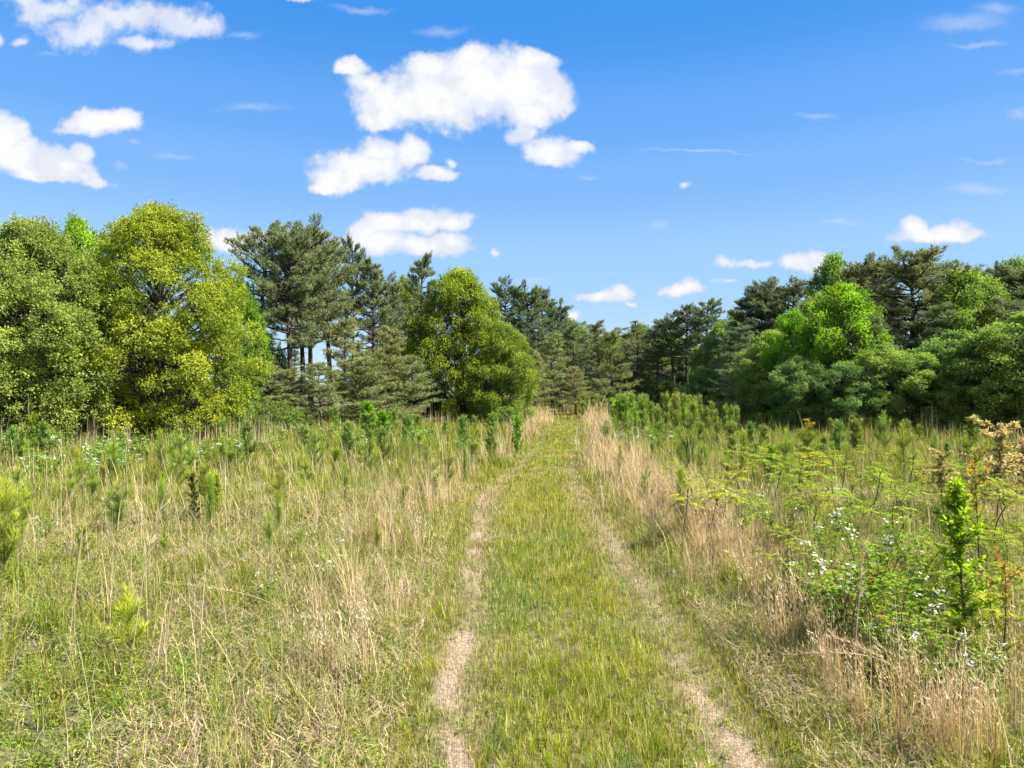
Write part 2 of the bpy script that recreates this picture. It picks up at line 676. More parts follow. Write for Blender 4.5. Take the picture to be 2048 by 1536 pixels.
def ground_lin(x, y):
    """height of the ground mesh itself (bilinear on its 0.5 m cells)"""
    x0, y0 = np.floor(x * 2) / 2, np.floor(y * 2) / 2
    fx, fy = (x - x0) * 2, (y - y0) * 2
    return (ground_z(x0, y0) * (1 - fx) + ground_z(x0 + .5, y0) * fx) * (1 - fy) + (ground_z(x0, y0 + .5) * (1 - fx) + ground_z(x0 + .5, y0 + .5) * fx) * fy


ZZ = ground_lin(XX, YY) + 0.012
idx = np.arange(XX.size).reshape(XX.shape)
gp = Geo().add(np.stack([XX, YY, ZZ], -1), np.stack([idx[:-1, :-1], idx[:-1, 1:], idx[1:, 1:], idx[1:, :-1]], -1).reshape(-1, 4),
               np.clip(bare(XX, YY) * 1.6, 0, 1).reshape(-1, 1).repeat(3, 1))
obj('path', gp.mesh('path', path_mat(), True))['kind'] = 'structure'


# ------------------------------------------------------------------ trees
def broadleaf_tree(seed, H, W, low=0.08, n_lobes=60, n_leaf=30000, leaf=0.15, col=(0.10, 0.15, 0.02), col2=(0.17, 0.17, 0.02),
                   peak=0.42, lobe=0.15, gap=0.0, stems=1, dark=(0.05, 0.09, 0.02)):
    rng = np.random.default_rng(seed)
    # boughs spread over a dome-shaped envelope
    i = np.arange(n_lobes) + 0.5
    t = (i / n_lobes) ** 0.85
    t = np.clip(t + rng.normal(0, 0.03, n_lobes), 0.01, 0.985)
    ph = i * 2.39996 + rng.normal(0, 0.35, n_lobes)

    def prof(t):
        up = np.clip(1 - np.clip((t - peak) / (1.0 - peak), 0, 1) ** 1.8, 0, 1) ** 0.62
        dn = 0.72 + 0.28 * np.sin(np.clip(t / peak, 0, 1) * np.pi / 2)
        return np.where(t > peak, up, dn)
    irr = 1 + 0.09 * np.sin(ph * 2 + seed) + 0.07 * np.sin(ph * 3 + t * 9) + rng.normal(0, 0.09, n_lobes)
    rr = np.clip(prof(t) * irr - lobe * 0.6, 0.02, 2) * W / 2 * np.where(rng.random(n_lobes) < 0.25, rng.uniform(0.25, 0.75, n_lobes), 1)
    lz = low * H + t * (H * (1 - low) - lobe * W * 0.35)
    LC = np.stack([rr * np.cos(ph), rr * np.sin(ph), lz], -1)
    lr = lobe * W * rng.uniform(0.55, 1.5, n_lobes)
    # branches
    gt = Geo()
    tips = []
    for s in range(stems):
        off = np.array([rng.normal(0, 0.1), rng.normal(0, 0.1), 0]) * (s > 0) * 3
        lean = np.array([rng.normal(0, 0.06), rng.normal(0, 0.06)]) * H * (1 + s)
        zt = np.linspace(-0.15, H * 0.86, 9)
        P = np.stack([off[0] + lean[0] * (zt / H) + rng.normal(0, 0.03, 9) * zt / H, off[1] + lean[1] * (zt / H) + rng.normal(0, 0.03, 9) * zt / H, zt], -1)
        r0 = 0.024 * H / (1 + 0.35 * (stems - 1))
        R = r0 * (1 - 0.9 * (np.clip(zt, 0, None) / (0.88 * H))) + 0.008
        R[0] *= 1.4
        R[1] *= 1.1
        tubes(gt, P[None], R[None], 8, (1, 1, 1))
        tips.append(P)
    base = []
    for j in range(n_lobes):
        P = tips[j % stems]
        zb = np.clip(LC[j, 2] - 0.55 * np.hypot(LC[j, 0], LC[j, 1]) - 0.05 * H, 0.08 * H, 0.84 * H)
        base.append([np.interp(zb, P[:, 2], P[:, 0]), np.interp(zb, P[:, 2], P[:, 1]), zb])
    base = np.array(base)
    ln = np.linalg.norm(LC - base, axis=1)
    sag = np.zeros((n_lobes, 3))
    sag[:, 2] = 0.08 * ln
    P = curves(base, LC, 7, sag, rng, 0.03)
    R = (0.0045 * H + 0.008 * ln)[:, None] * np.linspace(1, 0.25, 7)[None]
    tubes(gt, P, R, 5, (1, 1, 1))
    # twigs inside the boughs
    nt_ = n_lobes * 9
    li = rng.integers(0, n_lobes, nt_)
    k = rng.uniform(0.35, 1, nt_)
    ia = (k * 6).astype(int)
    A = P[li, ia]
    dv = nrm(rng.standard_normal((nt_, 3)) + [0, 0, 0.5])
    B = A + dv * lr[li][:, None] * rng.uniform(0.6, 1.2, (nt_, 1)) + (LC[li] - A) * 0.4
    tubes(gt, curves(A, B, 4, np.zeros((nt_, 3)), rng, 0.02), np.tile([0.016, 0.012, 0.008, 0.004], (nt_, 1)) * H / 9, 3, (1, 1, 1))
    # leaf clusters
    nc = n_leaf // 16
    wgt = lr ** 2
    li = rng.choice(n_lobes, nc, p=wgt / wgt.sum())
    dv = nrm(rng.standard_normal((nc, 3)) + [0, 0, 0.25])
    outw = nrm(np.stack([LC[li, 0], LC[li, 1], np.zeros(nc)], -1))
    dv = nrm(dv + 0.45 * outw)
    rad = lr[li] * rng.uniform(0.35, 1.0, nc) ** 0.6
    CC = LC[li] + dv * rad[:, None] * np.array([1, 1, 0.95])
    CC[:, 2] = np.maximum(CC[:, 2], 0.15 + rng.uniform(0, 0.3, nc))
    per = 16
    n = nc * per
    ci = np.repeat(np.arange(nc), per)
    pos = CC[ci] + rng.standard_normal((n, 3)) * leaf * np.array([1.0, 1.0, 0.7])
    axis = nrm(dv[ci] * 0.7 + rng.standard_normal((n, 3)) * 0.6 + [0, 0, -0.25])
    up = nrm(rng.standard_normal((n, 3)) * 0.55 + dv[ci] * 0.5 + [0, 0, 0.7])
    # leaf colour: old dark leaves, mid green, and yellowish new growth on the outer shoots
    young = np.clip(0.5 + 0.5 * dv[ci][:, 2] + 0.15 * rng.standard_normal(n) + (vnoise(CC[ci][:, 0] + CC[ci][:, 1], CC[ci][:, 2], W * 0.16, seed) - 0.5) * 1.3, 0, 1)[:, None]
    c = np.asarray(col) * (1 - young) + np.asarray(col2) * young
    c = c * np.clip(1 + 0.13 * rng.standard_normal((n_lobes, 1))[li][ci] + 0.12 * rng.standard_normal((nc, 1))[ci] + 0.08 * rng.standard_normal((n, 1)), 0.5, 1.6)
    dk = rng.random(n) < 0.07
    c[dk] = np.asarray(dark)
    g = Geo()
    leaves(g, pos, axis, up, leaf * rng.uniform(0.7, 1.25, n), leaf * 0.62 * rng.uniform(0.7, 1.2, n), c)
    return [('trunk', gt.mesh('trunk', M_BARK, True)), ('crown', g.mesh('crown', M_LEAF))]


def pine_tree(seed, H, W, cb=0.35, style='tall', n_br=46, tuft=8, nl=0.18, nw=0.028, col=(0.16, 0.20, 0.09), col2=(0.30, 0.335, 0.15), cones=False):
    rng = np.random.default_rng(seed)
    gt = Geo()
    zt = np.linspace(-0.15, H * 0.97, 12)
    ph0 = rng.uniform(0, 6)
    wob = 0.012 * H
    Pt = np.stack([wob * np.sin(zt / H * 5 + ph0), wob * np.cos(zt / H * 4 + ph0 * 2), zt], -1)
    tubes(gt, Pt[None], (0.0165 * H * (1 - 0.93 * np.clip(zt, 0, None) / H) + 0.006)[None], 8, (1, 1, 1))
    t = (np.arange(n_br) + rng.random(n_br)) / n_br
    if style == 'tall':
        t = t ** 0.8
    z = H * (cb + (0.965 - cb) * t)
    ph = np.arange(n_br) * 2.39996 + rng.normal(0, 0.5, n_br)
    if style == 'tall':       # rounded open head, boughs ascending
        ln = W / 2 * np.sqrt(np.clip(1 - ((t - 0.36) / 0.72) ** 2, 0.10, 1)) * rng.uniform(0.55, 1.15, n_br)
        el = np.radians(6 + 34 * t ** 1.5 + rng.normal(0, 12, n_br))
    elif style == 'layered':  # flat sprays in tiers, wide below
        ln = W / 2 * np.clip(1.0 - 0.80 * t ** 1.25, 0.12, 1) * rng.uniform(0.6, 1.15, n_br)
        el = np.radians(4 + 24 * t + rng.normal(0, 8, n_br))
    else:                     # flat-topped old Virginia pine
        ln = W / 2 * (0.55 + 0.45 * np.sin(t * 7 + seed)) * np.clip(1.15 - 0.35 * t, 0.3, 1) * rng.uniform(0.6, 1.2, n_br)
        el = np.radians(14 + rng.normal(0, 9, n_br))
    A = np.stack([np.interp(z, Pt[:, 2], Pt[:, 0]), np.interp(z, Pt[:, 2], Pt[:, 1]), z], -1)
    D = np.stack([np.cos(ph) * np.cos(el), np.sin(ph) * np.cos(el), np.sin(el)], -1)
    B = A + D * ln[:, None]
    sag = np.zeros((n_br, 3))
    sag[:, 2] = -0.10 * ln
    P = curves(A, B, 8, sag, rng, 0.02)
    tubes(gt, P, (0.004 * H + 0.011 * ln)[:, None] * np.linspace(1, 0.2, 8)[None], 5, (1, 1, 1))
    # dead lower branches
    nd = 9 if cb > 0.25 else 4
    zd = H * rng.uniform(0.06, cb + 0.08, nd)
    Ad = np.stack([np.interp(zd, Pt[:, 2], Pt[:, 0]), np.interp(zd, Pt[:, 2], Pt[:, 1]), zd], -1)
    pd = rng.uniform(0, 6.28, nd)
    Bd = Ad + np.stack([np.cos(pd), np.sin(pd), rng.uniform(-0.2, 0.5, nd)], -1) * rng.uniform(0.3, 0.28 * W, (nd, 1))
    tubes(gt, curves(Ad, Bd, 5, np.zeros((nd, 3)), rng, 0.03), np.tile(np.linspace(0.02, 0.006, 5), (nd, 1)), 4, (1, 1, 1))
    # twigs
    per = 14 if style == 'tall' else 11
    nt_ = n_br * per
    bi = np.repeat(np.arange(n_br), per)
    k = np.tile(np.linspace(0.30, 1.0, per), n_br) + rng.normal(0, 0.03, nt_)
    k = np.clip(k, 0.2, 1)
    ki = np.clip(k * 7, 0, 6.999)
    i0 = ki.astype(int)
    fr = (ki - i0)[:, None]
    TA = P[bi, i0] * (1 - fr) + P[bi, i0 + 1] * fr
    fwd = D[bi]
    sidev = nrm(np.cross(fwd, [0, 0, 1.0]))
    sgn = np.where(np.arange(nt_) % 2 == 0, 1, -1)[:, None]
    upf = {'tall': 0.62, 'layered': 0.22, 'flat': 0.25}[style]
    TD = nrm(fwd * 0.7 + sidev * sgn * rng.uniform(0.3, 1.1, (nt_, 1)) + [0, 0, 1] * rng.uniform(0.0, 2 * upf, (nt_, 1)))
    tl = ln[bi] * (0.34 * (1.15 - k)) + rng.uniform(0.12, 0.34, nt_) * (W / 4.0) ** 0.5
    TB = TA + TD * tl[:, None]
    bend = np.zeros((nt_, 3))
    bend[:, 2] = -0.12 * tl
    TP = curves(TA, TB, 4, bend)
    tubes(gt, TP, np.tile([0.011, 0.009, 0.007, 0.005], (nt_, 1)) * H / 10, 3, (1, 1, 1))
    # tufts along the twigs
    nf = 5
    ti = np.repeat(np.arange(nt_), nf)
    f = np.tile(np.linspace(0.5 if style == 'tall' else 0.3, 1.0, nf), nt_)
    fc = f + rng.normal(0, 0.05, len(f))
    TC = TA[ti] + (TB[ti] - TA[ti]) * fc[:, None] + rng.standard_normal((len(ti), 3)) * 0.03
    TDir = nrm(TD[ti] + [0, 0, 0.5] + rng.standard_normal((len(ti), 3)) * 0.25)
    if style != 'tall':
        TC = TC + rng.standard_normal(TC.shape) * [0.09, 0.09, 0.02]
    n = len(ti) * tuft
    ui = np.repeat(np.arange(len(ti)), tuft)
    spread = {'tall': 0.9, 'layered': 0.75, 'flat': 0.8}[style]
    dirv = TDir[ui] + rng.standard_normal((n, 3)) * spread
    pos = TC[ui] + nrm(TDir[ui]) * rng.uniform(-0.06, 0.06, (n, 1))
    tuftc = jitter((1, 1, 1), len(ti), 0.18, rng)[ui]
    young = np.clip(0.45 + 0.35 * rng.standard_normal(len(bi))[ti][ui], 0, 1)[:, None]
    c = (np.asarray(col) * (1 - young) + np.asarray(col2) * young) * tuftc
    g = Geo()
    spikes(g, pos, dirv, nl * rng.uniform(0.7, 1.15, n), nw * rng.uniform(0.7, 1.2, n), c, c * 1.15, rng)
    if cones:
        nc = 120
        q = rng.integers(0, nt_, nc)
        c0 = TA[q] + (TB[q] - TA[q]) * 0.5
        spikes(g, c0 - [0, 0, 0.03], np.tile([0, 0, 1.0], (nc, 1)) + rng.standard_normal((nc, 3)) * .4, 0.1, 0.07, (0.06, 0.035, 0.02), None, rng)
    return [('trunk', gt.mesh('trunk', M_PBARK, True)), ('crown', g.mesh('crown', M_NEEDLE))]


def tree_at(name, parts, bw, bh, pxx, D, top, width, label, cat='tree', group=None, color=None, rz=None):
    """bw, bh: the size the mesh was built at; pxx, D: bearing and distance; top: how high it stands; width in metres"""
    x = px(pxx) * D
    z = float(ground_z(x, D))
    H = CAM_Z + py(top) * D - z
    if rz is None:
        rz = float(RNG.uniform(0, 6.28))
    return place(name, parts, (x, D, z), rz, (width / bw, width / bw, H / bh), label, cat, group, color)


# --- left broadleaf wall
YG, YG2 = (0.185, 0.265, 0.035), (0.335, 0.39, 0.045)
OG, OG2 = (0.18, 0.25, 0.06), (0.33, 0.39, 0.09)
big = broadleaf_tree(1, 9.0, 6.4, 0.03, 240, 150000, 0.096, YG, YG2, 0.42, 0.082)
tree_at('broadleaf_tree', big, 6.4, 9.0, 326, 26.5, 420, 5.5, 'tallest rounded yellow green tree on the left side, standing right of the olive ones', color=(1.15, 1.06, .9), rz=0.4)
lft = broadleaf_tree(2, 8.5, 6.2, 0.03, 210, 120000, 0.098, OG, OG2, 0.5, 0.085)
tree_at('broadleaf_tree', lft, 6.2, 8.5, 62, 24, 455, 5.4, 'broad olive green tree at the left edge, nearest of the left trees', color=(1.1, 1.05, 1), rz=2.0)
lft2 = broadleaf_tree(3, 8.0, 5.6, 0.03, 150, 45000, 0.13, OG, OG2, 0.5, 0.09)
tree_at('broadleaf_tree', lft2, 5.6, 8.0, 188, 29, 512, 3.6, 'lower dull green tree filling the gap between the two big left trees', color=(.9, .95, .9))
tree_at('broadleaf_tree', lft, 6.2, 8.5, -95, 23.5, 450, 6.4, 'olive tree cut off by the left border of the photo', color=(1, .98, 1), rz=4.1)
brt = broadleaf_tree(4, 8.0, 4.6, 0.08, 100, 30000, 0.15, (0.12, 0.24, 0.02), (0.30, 0.46, 0.025), 0.55, 0.10)
tree_at('broadleaf_tree', brt, 4.6, 8.0, 150, 33, 444, 2.9, 'vivid green treetop peeking up behind the left trees')
tree_at('broadleaf_tree', brt, 4.6, 8.0, 482, 34, 575, 2.1, 'narrow bright green tree half hidden between the rounded tree and the first pine', color=(.7, .8, .9), rz=1)
oak = broadleaf_tree(5, 8.6, 6.0, 0.05, 160, 66000, 0.135, (0.13, 0.20, 0.04), (0.29, 0.34, 0.04), 0.35, 0.09, stems=2)
tree_at('broadleaf_tree', oak, 6.0, 8.6, 1000, 41, 650, 3.9, 'lower yellow green tree leaning from the rounded oak towards the path', color=(1.1, 1.1, 1), rz=2.6)
tree_at('broadleaf_tree', oak, 6.0, 8.6, 918, 42.5, 546, 5.4, 'rounded yellow green tree among the pines, just left of where the path ends', color=(1.22, 1.15, .9), rz=0.5)
gen = broadleaf_tree(6, 8.0, 5.0, 0.03, 120, 36000, 0.15, (0.13, 0.20, 0.055), (0.26, 0.34, 0.075), 0.5, 0.095)
gen2 = broadleaf_tree(7, 8.0, 5.0, 0.03, 110, 36000, 0.15, (0.13, 0.20, 0.055), (0.26, 0.34, 0.075), 0.58, 0.10)
tree_at('broadleaf_tree', brt, 4.6, 8.0, 808, 49, 560, 3.1, 'bright green tree showing between the pines left of the rounded oak', color=(1, .85, 1), rz=2)

# --- pines
pA = pine_tree(11, 11, 4.2, 0.47, 'tall', 58)
pB = pine_tree(12, 11, 4.4, 0.41, 'tall', 70)
pC = pine_tree(13, 11, 4.0, 0.5, 'tall', 44, tuft=9, cones=True)
pD = pine_tree(14, 11, 3.6, 0.36, 'tall', 50, tuft=9)
lA = pine_tree(15, 6, 5.0, 0.10, 'layered', 50)
lB = pine_tree(16, 6, 4.6, 0.06, 'layered', 56)
lC = pine_tree(19, 7, 4.4, 0.14, 'layered', 46)
fA = pine_tree(17, 10, 5.0, 0.34, 'flat', 40, nl=.17)
fB = pine_tree(18, 10, 5.2, 0.12, 'flat', 60, nl=.17)
SZ = {id(pA): (4.2, 11), id(pB): (4.4, 11), id(pC): (4.0, 11), id(pD): (3.6, 11), id(lA): (5, 6), id(lB): (4.6, 6), id(lC): (4.4, 7), id(fA): (5, 10), id(fB): (5.2, 10),
      id(gen): (5, 8), id(gen2): (5, 8), id(brt): (4.6, 8), id(oak): (6, 8.6), id(lft2): (5.6, 8)}
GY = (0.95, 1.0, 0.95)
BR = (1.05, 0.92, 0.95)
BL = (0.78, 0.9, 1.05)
rows = [
    (pC, 528, 38, 452, 4.2, 'slender open topped pine nearest the rounded left tree', GY),
    (pB, 581, 36, 474, 4.4, 'thick trunked pine with forked boughs, second pine from the left', GY),
    (pA, 600, 40, 478, 4.2, 'thin trunked pine between the two thick ones of the left group', GY),
    (pB, 622, 38, 462, 4.4, 'full crowned pine, highest dense crown of the left pine group', (1, 1, .9)),
    (pA, 655, 41, 498, 4.4, 'pine with a sloping right shoulder closing the left pine group', GY),
    (pC, 706, 43, 486, 2.4, 'narrow wispy pine rising alone right of the left pine group', (.9, .95, 1)),
    (pD, 742, 41, 530, 3.2, 'pointed pine right of the narrow wispy pine', GY),
    (pA, 770, 44, 560, 3.2, 'shorter pine beside the bright green tree', GY),
    (pC, 845, 46, 519, 2.8, 'pine with a knobbly round top directly left of the rounded oak', GY),
    (pA, 1008, 56, 568, 4.0, 'first pine right of the rounded oak, with a round head', BL),
    (pB, 1052, 56, 582, 4.2, 'second pine right of the rounded oak', (.85, .95, .95)),
    (pC, 1086, 58, 588, 3.4, 'third pine right of the rounded oak, with a pointed head', BL),
    (pB, 1118, 59, 613, 4.0, 'fourth pine right of the rounded oak, with a thin open head', (.85, .95, .95)),
    (lC, 1148, 57, 650, 3.8, 'low pine with flat sprays above the end of the path', GY),
    (fB, 1196, 58, 640, 4.2, 'brownish flat topped pine straight above the end of the path', BR),
    (lB, 1222, 56, 662, 4.6, 'green tiered pine just right of the flat topped brownish one', (1.1, 1.1, .8)),
    (fA, 1272, 62, 640, 4.6, 'dark umbrella shaped pine in the middle of the far treeline', BR),
    (fB, 1312, 63, 650, 4.8, 'grey brown bushy pine right of the umbrella shaped one', BR),
    (pA, 1345, 62, 634, 4.4, 'rounded dark pine, first of the far right cluster', BL),
    (pC, 1376, 61, 617, 4.0, 'open headed pine, middle of the far right cluster', (.8, .85, .9)),
    (pC, 1414, 59, 603, 3.8, 'round open headed pine with visible sky in it, highest of the far right cluster', (.8, .88, .9)),
    (gen, 1442, 62, 648, 3.0, 'small fresh green tree behind the round open headed pine', (1.5, 1.4, 1)),
    (pD, 1498, 47, 596, 4.0, 'dark pine where the right treeline begins to rise', BL),
    (pA, 1522, 47, 576, 4.2, 'dark pine, left one of the pair before the bright green tree', BL),
    (pB, 1550, 48, 574, 4.4, 'brownish dark pine, middle of three on the rise of the right treeline', BR),
    (pA, 1588, 47, 570, 4.2, 'dark pine rising just left of the bright green tree', (.85, .9, 1)),
    (lC, 1478, 43, 655, 5.2, 'large blue grey drooping pine at the start of the right trees', BL),
    (gen, 1668, 43, 520, 3.6, 'dark leafy treetop rising above the bright green tree', (1.0, 1.1, 1)),
    (gen2, 1638, 39, 590, 3.0, 'pale green tree wedged behind the bright green one', (1.4, 1.35, 1.5)),
    (brt, 1684, 33, 573, 3.4, 'vivid lime green tree standing out on the right treeline', (1, 1, 1)),
    (brt, 1588, 35.5, 626, 2.3, 'small vivid green tree left of the lime green one', (.9, 1, 1)),
    (pB, 1728, 41, 534, 4.8, 'pine just right behind the lime green tree', BR),
    (pB, 1818, 36, 520, 6.6, 'largest pine of the right side, with a thick forked trunk and wide grey brown crown', (1.0, .96, .95)),
    (pB, 1765, 41, 536, 5.0, 'pine behind the left shoulder of the largest right pine', BR),
    (gen, 1932, 34, 548, 4.0, 'round mid green tree right of the largest right pine', (1.25, 1.2, 1)),
    (pB, 1915, 38, 545, 5.0, 'grey pine partly hidden behind the round mid green tree', GY),
    (brt, 1992, 35, 578, 2.2, 'yellow green narrow tree near the right border', (.85, .8, 1)),
    (gen2, 2028, 39, 522, 4.4, 'tall dark green treetop at the right border', (.95, 1.0, 1.1)),
    (pB, 2058, 35, 540, 6.0, 'dark pine cut off by the right border', (.85, .95, 1)),
]
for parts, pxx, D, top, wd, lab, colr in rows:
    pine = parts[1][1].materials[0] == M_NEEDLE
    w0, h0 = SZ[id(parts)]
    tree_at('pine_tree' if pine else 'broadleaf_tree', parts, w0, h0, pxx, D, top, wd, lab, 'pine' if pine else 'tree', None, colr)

# tiered pines low in front of the tall ones
low = [(lA, 528, 34.5, 715, 3.6), (lB, 575, 35, 738, 3.8), (lA, 640, 35, 728, 4.2), (lC, 690, 37, 640, 4.2), (lB, 735, 36, 715, 4.2), (lC, 780, 38, 655, 3.8),
       (lA, 822, 38, 715, 3.6), (lB, 1060, 50, 700, 4.4), (lC, 1105, 53, 668, 4.4), (lA, 1150, 52, 735, 3.6), (lB, 985, 48, 690, 4.0), (lC, 1010, 49, 735, 3.2)]
LOWL = ['low tiered pine at the foot of the slender open pine', 'low spreading pine under the thick trunked pine', 'wide low pine under the full crowned pine',
        'tiered pine half as high as the narrow wispy pine before it', 'low pine with layered pale sprays in front of the pointed pine',
        'tiered pine in front of the shorter pine', 'small spreading pine with yellowish sprays left of the rounded oak',
        'low layered pine at the right foot of the rounded oak', 'layered pine before the third pine right of the oak',
        'small umbrella shaped pine directly left of the path end', 'layered pine tucked behind the right flank of the oak',
        'little dark pine at the foot of the oak near the path']
for i_, ((parts, pxx, D, top, wd), lab) in enumerate(zip(low, LOWL)):
    w0, h0 = SZ[id(parts)]
    tree_at('pine_tree', parts, w0, h0, pxx, D, top, wd, lab, 'pine', None, (1.2 + .15 * (i_ % 2), 1.2, 1.0))

# leafy lower trees of the shady right wall
rw = [(gen, 1548, 38, 668, 4.0), (gen2, 1600, 32, 715, 2.5), (gen, 1690, 31, 728, 2.6), (gen2, 1768, 31, 690, 3.0), (gen, 1842, 30.5, 712, 2.8), (gen2, 1908, 31.5, 665, 3.8),
      (gen, 1972, 29.5, 690, 3.6), (gen2, 2050, 29, 630, 4.4), (gen, 1408, 49, 738, 2.6)]
RWL = ['dark leafy tree between the blue grey pine and the small vivid green tree', 'dark leafy tree below the small vivid green tree', 'deep green tree directly below the lime green tree',
       'deep green tree below the left half of the largest right pine', 'dark leafy tree hiding the foot of the largest right pine', 'low dark tree below the round mid green tree',
       'glossy dark green tree near the right border of the field', 'dark tree cut by the right border, reaching down to the grass', 'little dark leafy tree with bright leaves below the far right pines']
for (parts, pxx, D, top, wd), lab in zip(rw, RWL):
    w0, h0 = SZ[id(parts)]
    tree_at('broadleaf_tree', parts, w0, h0, pxx, D, top, wd, lab, 'tree', None, [(.95, 1.0, 1.25), (1.2, 1.15, 1.1), (.88, .98, 1.25), (1.1, 1.1, 1.1)][len(lab) % 4])

for pxx, D, top, wd, lab in [(1640, 35, 640, 4.0, 'grey tiered pine just below and left of the lime green tree'), (1730, 32.5, 628, 4.4, 'grey green pine with level boughs right below the lime green tree'),
                             (1880, 33, 612, 4.6, 'pine with level grey boughs between the largest right pine and the round mid green tree'), (2010, 32, 598, 4.2, 'tiered pine near the right border'),
                             (1508, 41, 690, 4.0, 'low tiered pine at the dark foot of the right tree rise')]:
    tree_at('pine_tree', lC, 4.4, 7, pxx, D, top, wd, lab, 'pine', None, (.95, 1.0, 1.1))

# rear rows seen through the gaps
rg = np.random.default_rng(5)
for i_ in range(26):
    u = -0.95 + 2.05 * (i_ + rg.uniform(0.1, 0.9)) / 26
    D = float(np.interp(u, EU, ED)) + rg.uniform(14, 24)
    pine = rg.random() < 0.5
    parts = [pA, pD, fB][i_ % 3] if pine else [gen, gen2][i_ % 2]
    w0, h0 = SZ[id(parts)]
    x = u * D
    H = rg.uniform(4.8, 6.5)
    wd = rg.uniform(3.6, 5.0)
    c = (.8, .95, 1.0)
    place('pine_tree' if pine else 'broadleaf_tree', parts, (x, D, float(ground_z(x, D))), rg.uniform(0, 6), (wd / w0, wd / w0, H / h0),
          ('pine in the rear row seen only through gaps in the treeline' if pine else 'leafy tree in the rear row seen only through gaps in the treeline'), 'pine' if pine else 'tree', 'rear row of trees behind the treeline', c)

for i_, (pxx, D, top, w_) in enumerate([(1170, 66, 668, 5), (1215, 70, 672, 5), (1255, 68, 676, 5), (1300, 70, 668, 5.4), (1345, 68, 664, 5), (1390, 69, 660, 5), (1432, 66, 650, 5), (1470, 56, 632, 4.8), (1195, 74, 650, 5.5), (1240, 76, 655, 5.5), (1285, 76, 650, 5.6), (1325, 74, 645, 5.6), (1160, 72, 645, 5.4), (1135, 70, 640, 5),
                                     (1120, 64, 668, 5), (1075, 62, 660, 5), (1025, 60, 662, 5)]):
    parts = [fB, gen2, lC][i_ % 3]
    w0, h0 = SZ[id(parts)]
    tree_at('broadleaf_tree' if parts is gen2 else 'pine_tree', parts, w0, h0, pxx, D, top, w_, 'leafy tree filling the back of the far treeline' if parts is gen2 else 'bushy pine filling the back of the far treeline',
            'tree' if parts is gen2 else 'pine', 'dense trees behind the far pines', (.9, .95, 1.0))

# shrubs and young growth at the foot of the treeline
shr = broadleaf_tree(21, 2.4, 2.6, 0.02, 26, 6000, 0.12, (0.08, 0.13, 0.035), (0.18, 0.25, 0.04), 0.45, 0.2)
shr2 = broadleaf_tree(22, 2.4, 2.6, 0.02, 26, 6000, 0.12, (0.08, 0.13, 0.035), (0.18, 0.25, 0.04), 0.6, 0.2)
for i_ in range(58):
    u = -0.86 + 1.72 * (i_ + rg.uniform(0.1, 0.9)) / 58
    if 0.02 < u < 0.3 and i_ % 2:
        continue
    D = float(np.interp(u, EU, ED)) + rg.uniform(2.4, 4.5)
    x = u * D
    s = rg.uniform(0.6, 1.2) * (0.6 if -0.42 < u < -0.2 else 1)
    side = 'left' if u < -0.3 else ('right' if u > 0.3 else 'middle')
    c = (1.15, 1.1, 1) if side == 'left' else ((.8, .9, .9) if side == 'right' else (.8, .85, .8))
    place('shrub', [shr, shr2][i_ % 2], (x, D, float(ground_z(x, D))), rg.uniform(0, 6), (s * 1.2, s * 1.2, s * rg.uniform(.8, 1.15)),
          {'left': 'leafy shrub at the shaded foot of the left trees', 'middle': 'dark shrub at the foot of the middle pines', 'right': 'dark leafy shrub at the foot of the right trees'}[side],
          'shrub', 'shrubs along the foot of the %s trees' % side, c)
tree_at('shrub', shr, 2.6, 2.4, 1122, 62, 800, 2.4, 'small round green shrub left of the path end, before the umbrella pine', 'shrub', None, (1.2, 1.4, .9))


